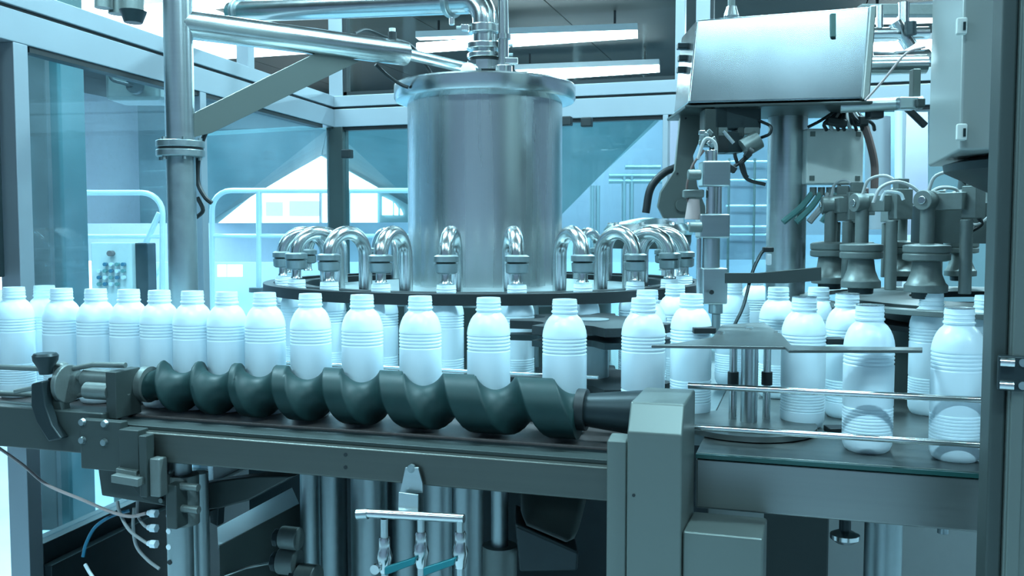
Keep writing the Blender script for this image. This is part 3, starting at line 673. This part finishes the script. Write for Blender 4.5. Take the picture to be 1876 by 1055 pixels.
ROW = 'white bottles queued along the infeed row'
ordn = ['', 'second', 'third', 'fourth', 'fifth', 'sixth', 'seventh', 'eighth', 'ninth', 'tenth']
# touching row, left of the screw
xs_ = [sx[0] - .0668 * k for k in (1, 2, 3)]
for k, nm in enumerate(('white bottle just left of the first screw crest', 'second white bottle left of the first screw crest', 'third white bottle left of the first screw crest')):
    bottle(xs_[k], YL + (.004 if k == 1 else 0), nm, ROW)
bottle(sx[0] - .0668 * 4 - .004, YL - .004, 'white bottle in front of the half hidden one by the rail clamp', ROW)
bottle(XY(78, YL + .055), YL + .055, 'half hidden white bottle standing back between two others above the rail clamp', ROW)
bottle(XY(22, YL), YL, 'leftmost white bottle at the picture edge', ROW)
SCG = 'white bottles in the timing screw'
for i, x in enumerate(sx):
    bottle(x, YL, 'white bottle in the %s pocket of the timing screw counted from the left' % ['first', 'second', 'third', 'fourth', 'fifth', 'sixth', 'seventh', 'eighth and last'][i], SCG)
ST_G = 'white bottles around the infeed star wheel'
for px, d, lab, fo in (
        (1180, 1.405, 'white bottle right after the timing screw behind the drive box', 0),
        (1187, 1.60, 'white bottle half hidden directly behind the one after the screw', 0),
        (1268, 1.50, 'white bottle behind the left end of the thin top plate', 0),
        (1238, 1.78, 'shaded white bottle entering the filler ring beside the spindle', 0),
        (1344, 1.82, 'pale blurred bottle just right of the spindle end', 0),
        (1385, 2.15, 'small far bottle in the gap right of the spindle', 0),
        (1428, 1.68, 'white bottle below the big column', 0),
        (1502, 1.68, 'far white bottle between the capper and the star wheel', 0),
        (1476, 1.425, 'foil topped white bottle on the right rim of the star wheel', 1),
        (1555, 1.50, 'white bottle partly hidden behind the middle outfeed bottle', 1),
        (1597, 1.265, 'foil topped white bottle in the middle of the outfeed', 1),
        (1762, 1.215, 'rightmost large white bottle with foil top beside the door post', 1)):
    p = W(px, H0, d); bottle(p.x, p.y, lab, ST_G, foil=bool(fo))
FG = 'shaded white bottles hanging in the filler ring'
for j, k in enumerate(range(-5, 7)):
    a = A0 + 2 * math.pi * k / NV
    if j == 11: continue
    bottle(FC.x + FR * math.cos(a), FC.y + FR * math.sin(a), 'shaded bottle under the %s gooseneck of the filler ring counted from the left' % ['far left', 'second', 'third', 'fourth', 'fifth', 'sixth', 'seventh', 'eighth', 'ninth', 'tenth', 'eleventh', 'twelfth'][j], FG)

# ------------------------------------------------------------------ star wheels
def star(cx, cy, r, npk, rot, z0, z1, name, m, parent):
    pts = []; pr_ = .036
    N_ = npk * 16
    for i in range(N_):
        th = 2 * math.pi * i / N_ + rot; rr = r + .012
        best = min(((th - rot - 2 * math.pi * k / npk + math.pi) % (2 * math.pi) - math.pi for k in range(npk)), key=abs)
        off = r * math.sin(best)
        if abs(off) < pr_: rr = min(rr, r * math.cos(best) - math.sqrt(pr_ ** 2 - off ** 2))
        pts.append((cx + rr * math.cos(th), cy + rr * math.sin(th), z0))
    return MB().prism(pts, (0, 0, z1 - z0)).build(name, m, parent)
SC = W(1377, H0, 1.40)
t = thing('star_wheel', 'steel star wheel moving bottles behind the thin top plate', 'star wheel', (SC.x, SC.y, ZC))
b_ = W(1268, H0, 1.50); rot = math.atan2(b_.y - SC.y, b_.x - SC.x); rr_ = math.hypot(b_.y - SC.y, b_.x - SC.x)
MB().lathe([(.10, Z(-.298)), (.10, Z(-.290)), (.02, Z(-.288))], (SC.x, SC.y, 0), 48).build('lower_disc', PLATE, t)
MB().cyl((SC.x, SC.y, ZC), (SC.x, SC.y, Z(-.16)), .0125, n=20).build('shaft', ST, t)
for dx in (-.026, .026):
    MB().cyl((SC.x + dx * ca, SC.y + .02 + dx * sa, ZC), (SC.x + dx * ca, SC.y + .02 + dx * sa, Z(-.16)), .006, n=12).build('stand_off', STP, t)
    MB().cyl((SC.x + dx * ca, SC.y + .02 + dx * sa, Z(-.235)), (SC.x + dx * ca, SC.y + .02 + dx * sa, Z(-.215)), .0085, n=12).build('black_sleeve', BLACK, t)
t = thing('top_guide_plate', 'thin flat steel guide plate over the star wheel', 'guide plate', (SC.x, SC.y, Z(-.16)))
pl = [WZ(px, y, Z(-.152)) for px, y in ((1195, 629), (1235, 626), (1330, 623), (1440, 626), (1500, 636), (1690, 636), (1690, 641), (1470, 641), (1440, 634), (1230, 634))]
zt = Z(-.152)
MB().prism([WZ(px, y, zt) for px, y in ((1193, 632), (1240, 628), (1305, 617), (1322, 595), (1400, 590), (1432, 612), (1450, 632), (1500, 634), (1690, 636), (1690, 641), (1445, 641), (1438, 635))], (0, 0, -.004)).build('plate', PLATE, t, .0008)
for px, y in ((1320, 612), (1425, 610), (1372, 604)):
    p = WZ(px, y, zt); MB().lathe([(.006, 0), (.006, .004)], p, 8).build('bolt', STP, t)
# dark infeed star between screw and filler
t = thing('infeed_star', 'black two layer star wheel feeding bottles into the filler', 'star wheel', (W(1090, H0, 1.62).x, W(1090, H0, 1.62).y, ZC))
c = W(1085, H0, 1.60)
for z0, z1, m in ((-.166, -.152, BLACK), (-.186, -.176, DARK), (-.262, -.25, BLACK)):
    star(c.x, c.y, .130, 7, .25, Z(z0), Z(z1), 'disc', m, t)
MB().cyl((c.x, c.y, ZC), (c.x, c.y, Z(-.15)), .03, n=20).build('shaft', STD, t)
for n, (px, y, d, w_) in enumerate(((1288, 604, 1.47, .035), (1527, 624, 1.43, .03), (1545, 787, 1.38, .05))):
    single('black_guide_block', MB().obox(W(px, y, d), (w_, .03, .009), YAW), BLACK, 'black plastic guide block ' + ['left of the star wheel top', 'between the right outfeed bottles at mid height', 'low between the right outfeed bottles'][n], 'guide block', 'black guide blocks', .001)

# ------------------------------------------------------------------ capper
CC = Vector((.40, 1.955, 0)); CR = .355
t = thing('capping_carousel', 'grey capping carousel with a ring of bell shaped heads', 'capping machine', (CC.x, CC.y, ZC))
MB().lathe([(.20, Z(-.02)), (.20, Z(.05)), (.12, Z(.08)), (.10, Z(.30))], (CC.x, CC.y, 0), 40).build('core', PAINT, t)
MB().lathe([(.25, ZC), (.25, Z(-.15))], (CC.x, CC.y, 0), 48).build('drum', PAINT, t)
def ann2(r0, r1, z0, z1): return MB().lathe([(r0, z0), (r1, z0), (r1, z1), (r0, z1), (r0, z0)], (CC.x, CC.y, 0), 96, cap=False)
ann2(.20, CR - .021, Z(-.136), Z(-.124)).build('neck_plate', PAINT, t, .001)
ann2(CR + .021, CR + .05, Z(-.135), Z(-.126)).build('outer_neck_plate', CAST, t, .001)
ann2(.20, CR - .045, Z(-.175), Z(-.165)).build('body_star_plate', BLACK, t, .001)
h0 = None; NH = 16
q = W(1697, H0, 1.50); B0 = math.atan2(q.y - CC.y, q.x - CC.x)
def mkc(nm, mb, m, par):
    o = mb.build(nm, m, None, .0015); o.parent = par; return o
for k in range(NH):
    if h0 is None:
        X_ = CR
        h0 = mkc('capping_head', MB().lathe([(.0125, Z(-.03)), (.0115, Z(-.015)), (.0115, Z(.045))], (X_, 0, -ZC), 20), CAST, t)
        mkc('flange', MB().lathe([(.030, Z(-.048)), (.037, Z(-.046)), (.037, Z(-.036)), (.034, Z(-.035)), (.037, Z(-.033)), (.037, Z(-.022)), (.016, Z(-.019))], (X_, 0, -ZC), 28), CAST, h0)
        mkc('bell', MB().lathe([(.034, Z(-.099)), (.034, Z(-.087)), (.030, Z(-.083)), (.024, Z(-.068)), (.0215, Z(-.048))], (X_, 0, -ZC), 28), CAST, h0)
        mkc('cap_chuck', MB().lathe([(.021, Z(-.110)), (.022, Z(-.099))], (X_, 0, -ZC), 20), DARK, h0)
        kz = Z(.052) - ZC
        mkc('knuckle', MB().cyl((X_ - .022, 0, kz), (X_ + .018, 0, kz), .0165, n=24), CAST, h0)
        mkc('knuckle_screw', MB().cyl((X_ + .018, 0, kz), (X_ + .021, 0, kz), .007, n=12), STP, h0)
        mkc('arm', MB().box(X_ - .05, X_ - .004, .01, .055, kz - .016, kz + .012), CAST, h0)
        mkc('post', MB().lathe([(.010, Z(-.10)), (.010, Z(.02))], (X_ - .02, .055, -ZC), 14), CAST, h0)
        mkc('block', MB().box(X_ - .05, X_ - .018, .046, .07, kz - .03, kz + .022), CAST, h0)
        mkc('cap_block', MB().box(X_ - .045, X_ - .023, .050, .066, kz + .022, kz + .04), CAST, h0)
        mkc('air_hose', MB().tube([(X_, 0, kz + .015), (X_ - .005, .01, kz + .04), (X_ - .02, .04, kz + .045), (X_ - .04, .06, kz + .02)], .003, 8, 5), CABLE, h0)
        h = h0
    else: h = copy_tree(h0, t)
    h.rotation_euler = (0, 0, B0 - R(2.3) + 2 * math.pi * k / NH)
for n, (px, d) in enumerate(((1690, 1.50), (1806, 1.44))):
    p = W(px, H0, d); a = math.atan2(p.y - CC.y, p.x - CC.x)
    bottle(CC.x + CR * math.cos(a), CC.y + CR * math.sin(a), ['shaded white bottle under the right bell head of the capper', 'white bottle cut off by the door post under the capper'][n], 'white bottles in the capper')
for pts, r, m in (([(1600, 372), (1612, 345), (1640, 333), (1668, 340), (1690, 358)], .003, CABLE), ([(1614, 368), (1622, 352), (1648, 354), (1655, 366)], .0028, RAILM), ([(1700, 356), (1722, 344), (1750, 346), (1756, 358)], .003, CABLE),
                  ([(1765, 330), (1778, 345), (1765, 368), (1752, 380)], .0035, BLACK), ([(1800, 370), (1792, 395), (1798, 410), (1776, 425)], .0035, BLACK), ([(1765, 405), (1790, 412), (1815, 395)], .003, CABLE)):
    MB().tube([W(x, y, 1.56) for x, y in pts], r, 8, 5).build('loop_hose', m, t)
# big column
p = W(1440, H0, 1.92)
t = thing('capper_column', 'thick round steel column under the steel hood', 'column', (p.x, p.y, ZC))
MB().cyl((p.x, p.y, ZC), (p.x, p.y, Z(.262)), .0395, n=40).build('tube', ST, t)
MB().cyl((p.x, p.y, Z(.235)), (p.x, p.y, Z(.262)), .050, n=40).build('collar', PAINT, t, .002)
# hood
t = thing('steel_hood', 'bright tilted steel hood box above the capper', 'hood', W(1430, 190, 1.85))
hp = [W(1261, 189, 1.80), W(1592, 181, 1.705), W(1603, 11, 1.728), W(1276, 36, 1.823)]
MB().prism(hp, FV * .16).build('box', HOOD, t, .004)
MB().prism([W(1580, 183, 1.700), W(1594, 181, 1.70), W(1607, 8, 1.723), W(1594, 10, 1.723)], FV * .15).build('side_flange', STX, t, .003)
MB().prism([W(1255, 192, 1.81), W(1600, 184, 1.70), W(1600, 190, 1.70), W(1255, 198, 1.81)], FV * .21).build('lower_lip', PAINT, t, .002)
sl = MB().prism([W(1523, 24, 1.740), W(1532, 24, 1.738), W(1532, 67, 1.733), W(1523, 67, 1.735)], FV * .03).build('slot', mat('slot_dark_green', (.04, .11, .10), .5), t, .001)
MB().cyl(W(1340, 30, 1.85), W(1340, 12, 1.85), .016, .010, n=14).build('top_fitting', STP, t)
MB().cyl(W(1340, 14, 1.85), W(1340, -20, 1.85), .007, n=10).build('top_rod', CAST, t)
MB().cyl(W(1290, 420, 1.95), W(1290, 419, 1.95), .001, n=6)
t = thing('hood_bracket', 'flat grey bracket plate hanging left below the steel hood', 'bracket', W(1250, 400, 1.92))
hb = [(1262, 150), (1300, 150), (1292, 235), (1270, 285), (1278, 340), (1300, 398), (1216, 400), (1205, 378), (1210, 352), (1236, 312), (1246, 215)]
MB().prism([W(x, y, 1.92) for x, y in hb], FV * .014).build('plate', PANEL, t, .002)
q = W(1249, 376, 1.915); MB().cyl(q, q - FV * .004, .013, n=20).build('boss', PANEL, t)
for x, y in ((1287, 220), (1241, 318), (1256, 217)):
    q = W(x, y, 1.918); MB().cyl(q, q - FV * .003, .002, n=8).build('hole', BLACK, t)
for n, (x, y) in enumerate(((1254, 85), (1256, 107), (1254, 128))):
    MB().obox(W(x, y, 1.9), (.03, .02, .012), YAW).build('hinge_clip', DARK, t, .002)
single('black_hose', MB().tube([W(1240, 306, 2.0), W(1215, 318, 2.0), W(1192, 345, 2.0), W(1183, 390, 2.0)], .0085, 12, 6), BLACK, 'thick black hose curving down left of the hood bracket', 'hose')
# spindle
t = thing('pneumatic_spindle', 'vertical steel spindle with clamp blocks hanging under the hood', 'spindle', W(1305, 600, 1.6))
def zz(y): return W(1305, y, 1.6).z
sc = W(1305, H0, 1.6)
def sp(y0, y1, w0, nm, m=ST, dx=0, box=False):
    c = W(1305 + dx, H0, 1.6)
    if box: MB().obox((c.x, c.y, (zz(y0) + zz(y1)) / 2), (w0 * 1.6 / 1700, w0 * 1.4 / 1700, zz(y0) - zz(y1)), YAW).build(nm, m, t, .003)
    else: MB().cyl((c.x, c.y, zz(y1)), (c.x, c.y, zz(y0)), w0 * .8 / 1700, n=24).build(nm, m, t, .0015)
sp(275, 298, 22, 'top_cap', STP, -4); sp(296, 342, 50, 'clamp_block', ST, 2, True); sp(340, 395, 22, 'rod', STP, -2); sp(340, 395, 9, 'tie_rod', STP, 12)
sp(392, 436, 54, 'clamp_block', ST, 0, True); sp(436, 492, 32, 'barrel', ST, -2); sp(490, 556, 46, 'end_block', ST, 2, True); sp(556, 574, 26, 'nose', STD, 8); sp(574, 612, 16, 'tip_rod', STD, 9); sp(436, 560, 9, 'side_rod', STP, -24)
for x, y in ((1284, 320), (1286, 416)):
    q = W(x, y, 1.57); MB().cyl(q, q - RV * .022, .009, n=14).build('knob', CAST, t, .002)
MB().obox(W(1270, 355, 1.6), (.035, .02, .014), YAW).build('side_valve', CAST, t, .003)
MB().cyl(W(1271, 365, 1.6), W(1269, 402, 1.6), .010, .014, n=14).build('funnel', PINK, t)
q = W(1303, 535, 1.57); MB().cyl(q, q - FV * .004, .004, n=10).build('port', BLACK, t)
MB().tube([W(1278, 292, 1.6), W(1292, 255, 1.6), W(1310, 262, 1.6), W(1312, 285, 1.6)], .003, 8, 6).build('hose', CABLE, t)
MB().tube([W(1268, 395, 1.6), W(1258, 350, 1.6), W(1268, 305, 1.6), W(1290, 275, 1.6)], .0022, 8, 6).build('thin_hose', BROWN, t)
# actuators under hood
t = thing('actuator_cluster', 'dark cluster of valves and cylinders under the steel hood', 'actuator', W(1350, 290, 1.8))
for x, y, w_, h_, m in ((1346, 215, .09, .05, DARK), (1372, 232, .032, .036, CAST), (1352, 235, .014, .04, PAINT), (1318, 225, .024, .06, CAST), (1300, 235, .03, .07, PAINT), (1340, 262, .035, .04, DARK), (1318, 262, .03, .04, BLACK)):
    MB().obox(W(x, y, 1.82), (w_, .05, h_), YAW).build('valve_block', m, t, .003)
MB().cyl(W(1362, 272, 1.78), W(1390, 255, 1.78), .018, n=16).build('cylinder', CAST, t); MB().cyl(W(1325, 240, 1.76), W(1344, 262, 1.76), .004, n=10).build('lever', STP, t)
MB().cyl(W(1368, 277, 1.77), W(1376, 282, 1.77), .012, n=12).build('connector', BLACK, t)
for k, pts in enumerate(([(1376, 282), (1355, 300), (1348, 290), (1346, 280)], [(1340, 308), (1355, 298), (1372, 282)], [(1356, 300), (1362, 318), (1372, 330), (1402, 338)], [(1360, 298), (1366, 320), (1370, 325)])):
    MB().tube([W(x, y, 1.78) for x, y in pts], .0035, 8, 5).build('cable', BLACK, t)
MB().obox(W(1338, 308, 1.77), (.022, .015, .012), YAW, ry=.5).build('plug', BLACK, t, .002)
MB().tube([W(1388, 220, 1.8), W(1400, 225, 1.78), W(1412, 232, 1.76), W(1410, 245, 1.76), W(1395, 252, 1.78)], .003, 8, 5).build('loop_cable', BLACK, t)
for k in range(9):
    q = W(1286 + 7 * (k % 4), 243 + 9 * (k // 3) + 4 * (k % 2), 1.76); MB().obox(q, (.012, .01, .009), YAW, ry=.4 * k).build('fitting', (STP, STD, CAST)[k % 3], t, .002)
# curved guide bar
single('guide_bar', MB().prism([W(1328, 500, 1.58), W(1390, 500, 1.56), W(1505, 489, 1.53), W(1505, 514, 1.53), W(1440, 519, 1.545), W(1390, 519, 1.56), W(1328, 519, 1.58)], FV * .008), PAINT, 'flat grey guide bar reaching right from the spindle', 'bar', bevel=.001)
t = thing('proximity_sensor', 'small black sensor on a thin stalk before the big column', 'sensor', W(1350, 600, 1.55))
MB().tube([W(1402, 458, 1.6), W(1394, 465, 1.6), W(1378, 500, 1.58), W(1362, 560, 1.56), W(1345, 598, 1.55), W(1352, 606, 1.55)], .003, 8, 5).build('stalk', DARK, t)
MB().obox(W(1407, 457, 1.6), (.018, .012, .009), YAW).build('head', BLACK, t, .002); MB().obox(W(1408, 475, 1.6), (.009, .009, .02), YAW).build('holder', RAILM, t, .002)
# junction box
t = thing('junction_box', 'square grey junction box hanging beside the big column', 'junction box', W(1530, 340, 1.86))
c = W(1530, 286, 1.86); wj = 104 * 1.86 / 1700; hj = 100 * 1.86 / 1700
MB().obox(c + FV * .03, (wj, .06, hj), YAW).build('body', GREYB, t, .003)
for sx_ in (-1, 1):
    for sz in (-1, 1):
        MB().obox(c + RV * sx_ * wj * .40 + ZV * sz * hj * .40 - FV * .0005, (.010, .002, .010), YAW).build('corner_screw', PANEL, t, .0005)
for k in range(6):
    q = W(1490 + k * 15, 343, 1.88); MB().cyl(q, q - ZV * .016, .007, n=10).build('gland', CAST, t)
    MB().tube([q - ZV * .01, q - ZV * .04 - RV * .004 * (6 - k), q - ZV * .07 - RV * .01 * (6 - k)], .0065 if k < 4 else .004, 8, 4).build('conduit', GREEN if k in (0, 1, 3) else CABLE, t)
MB().obox(W(1565, 362, 1.92), (.05, .03, .04), YAW).build('lower_block', BROWN, t, .003)
single('brown_hose', MB().tube([W(1583, 230, 1.84), W(1592, 255, 1.84), W(1602, 300, 1.84), W(1602, 345, 1.84)], .0075, 10, 6), BROWN, 'brown corrugated hose right of the junction box', 'hose')
t = thing('cable_bundle', 'tangle of black cables above the junction box', 'cables', W(1550, 235, 1.84))
MB().obox(W(1555, 212, 1.86), (.03, .03, .04), YAW).build('entry_block', DARK, t, .003)
for k in range(9):
    x0 = 1535 + k * 4; x1 = 1510 + k * 11; d = 1.84 + .01 * (k % 3)
    MB().tube([W(x0, 196, d), W(x0 + (x1 - x0) * .3, 212, d - .01), W(x1, 226, d - .015), W(x1 + 4, 238, d)], .0035, 8, 4).build('cable', (BLACK, CABLE, BLACK)[k % 3], t)
MB().tube([W(1535, 200, 1.83), W(1505, 220, 1.82), W(1480, 233, 1.82)], .003, 8, 4).build('cable', BLACK, t)
MB().obox(W(1532, 224, 1.83), (.04, .02, .016), YAW, ry=.2).build('plug', BLACK, t, .004); MB().obox(W(1580, 222, 1.83), (.02, .02, .02), YAW).build('plug', BLACK, t, .004)
t = thing('clamp_bar', 'horizontal steel bar with clamp from the hood to the cabinet', 'bar', W(1620, 205, 1.75))
MB().cyl(W(1540, 195, 1.74), W(1690, 188, 1.7), .012, n=16).build('bar', ST, t)
MB().obox(W(1660, 190, 1.70), (.035, .03, .022), YAW).build('clamp', ST, t, .003); MB().obox(W(1682, 190, 1.69), (.014, .03, .016), YAW).build('end_block', PAINT, t, .002)
MB().obox(W(1602, 208, 1.74), (.026, .03, .020), YAW).build('black_box', BLACK, t, .003)
MB().obox(W(1676, 155, 1.72), (.014, .02, .055), YAW).build('upright', PANEL, t, .002)
MB().cyl(W(1590, 120, 1.95), W(1695, 118, 1.95), .020, n=20).build('rear_pipe', STP, t)
single('thin_red_hose', MB().tube([W(1585, 184, 1.69), W(1620, 145, 1.68), W(1660, 98, 1.66), W(1695, 86, 1.64)], .0022, 8, 5), PINK, 'thin reddish hose from the hood up to the cabinet', 'hose')
single('black_strap', MB().obox(W(1678, 214, 1.75), (.05, .01, .012), YAW, ry=.75), BLACK, 'black slanted strap left of the cabinet', 'strap', bevel=.002)
single('vertical_tube', MB().cyl(W(1646, 200, 2.5), W(1646, 420, 2.5), .010, n=16), RAILM, 'bright vertical tube behind the capper', 'tube')
single('wide_pipe', MB().cyl(W(1608, 215, 2.7), W(1608, 420, 2.7), .035, n=24), ALU, 'wide pale vertical pipe behind the capper', 'pipe')
t = thing('pipe_cluster', 'cluster of bright pipes between the hood and the cabinet', 'pipes', W(1650, 130, 3.3))
for x0, y0, x1, y1, r in ((1590, 62, 1700, 60, .022), (1595, 110, 1640, 112, .03), (1640, 112, 1700, 108, .035), (1612, 10, 1612, 70, .012), (1655, 5, 1655, 75, .02), (1640, 40, 1668, 85, .025)):
    MB().cyl(W(x0, y0, 3.3), W(x1, y1, 3.3), r, n=16).build('pipe', STP, t)
MB().cyl(W(1668, 40, 3.25), W(1668, 64, 3.25), .02, n=12).build('dark_valve', DARK, t)
MB().obox(W(1650, 20, 3.4), (.3, .05, .04), YAW).build('carrier', CAST, t, .004)
# cabinet upper right
t = thing('hopper_cabinet', 'tall grey sheet cabinet with latches at upper right', 'cabinet', (.34, 1.41, Z(.1)))
MB().box(.181, .60, 1.262, 1.56, Z(.100), Z(1.0)).build('body', CABM, t, .004)
for y in (50, 243):
    q = WY(1757, y, 1.262); MB().box(q.x - .004, q.x + .008, 1.252, 1.262, q.z - .010, q.z + .010).build('latch', GREYB, t, .002)
    MB().box(q.x + .003, q.x + .006, 1.2505, 1.252, q.z - .006, q.z + .004).build('latch_slot', DARK, t)
MB().lathe([(.03, Z(.045)), (.09, Z(.052)), (.150, Z(.082)), (.152, Z(.092)), (.12, Z(.101))], (.335, 1.41, 0), 48).build('bowl', DARK, t)
MB().lathe([(.02, Z(.02)), (.022, Z(.05))], (.335, 1.41, 0), 20).build('chute', CAST, t)
MB().obox((.262, 1.39, Z(.045)), (.03, .03, .05)).build('sensor_block', CAST, t, .003)
MB().obox((.325, 1.36, Z(.03)), (.026, .03, .06)).build('green_block', GREEN, t, .003)
MB().tube([(.30, 1.36, Z(.07)), (.29, 1.35, Z(.03)), (.30, 1.35, Z(.0))], .003, 8, 4).build('cable', BLACK, t)
# door post at the right edge with hinge
t = thing('door_post', 'wide grey door post with hinge at the right picture edge', 'door post', (.25, 1.03, 0))
MB().box(.1776, .192, 1.0, 1.05, 0, 2.3).build('edge_profile', PAINT, t, .003)
MB().box(.192, .27, .995, 1.05, 0, 2.3).build('post', PANEL, t, .003)
MB().box(.194, .206, .990, .995, 0, 2.3).build('raised_strip', PANEL, t, .002)
q = WY(1849, 682, .995)
h = MB().box(q.x - .011, q.x + .013, .986, .996, q.z - .017, q.z + .017).build('hinge', DARK, t, .002)
for dz in (-.011, .011):
    MB().cyl((q.x - .010, .984, q.z + dz), (q.x + .002, .982, q.z + dz), .0045, n=14).build('hinge_pin', STP, h)
    MB().cyl((q.x + .010, .986, q.z + dz), (q.x + .010, .984, q.z + dz), .004, n=12).build('hinge_screw', STD, h)

# ------------------------------------------------------------------ loose cables lower left
def cable(nm, pts, r, m, label): return single(nm, MB().tube([WY(x, y, Y) for x, y, Y in pts], r, 8, 6), m, label, 'cable')
cable('pink_cable', [(-20, 808, 1.30), (40, 850, 1.28), (85, 887, 1.26), (150, 915, 1.25), (205, 938, 1.245), (240, 946, 1.24), (268, 940, 1.235)], .0028, PINK, 'long pinkish cable sagging from the left edge to the conveyor stand')
cable('blue_hose', [(238, 935, 1.27), (205, 945, 1.26), (175, 965, 1.25), (158, 995, 1.24), (152, 1020, 1.235)], .0028, BLUE, 'blue hose curving down at lower left')
cable('white_cable_end', [(156, 1034, 1.235), (164, 1048, 1.23), (172, 1060, 1.23)], .003, RAILM, 'short white cable end below the blue hose')
cable('upper_gland_cable', [(252, 918, 1.255), (252, 942, 1.25), (262, 960, 1.242), (273, 968, 1.236)], .0026, CABLE, 'grey cable bending into the middle cable gland')
cable('middle_gland_cable', [(215, 918, 1.26), (220, 940, 1.255), (238, 972, 1.245), (272, 997, 1.236)], .0028, CABLE, 'grey cable bending into the lowest cable gland')
cable('long_gland_cable', [(246, 930, 1.262), (244, 965, 1.262), (250, 1000, 1.262), (270, 1025, 1.262), (292, 1042, 1.262)], .0028, CABLE, 'grey cable hanging down behind the conveyor stand')
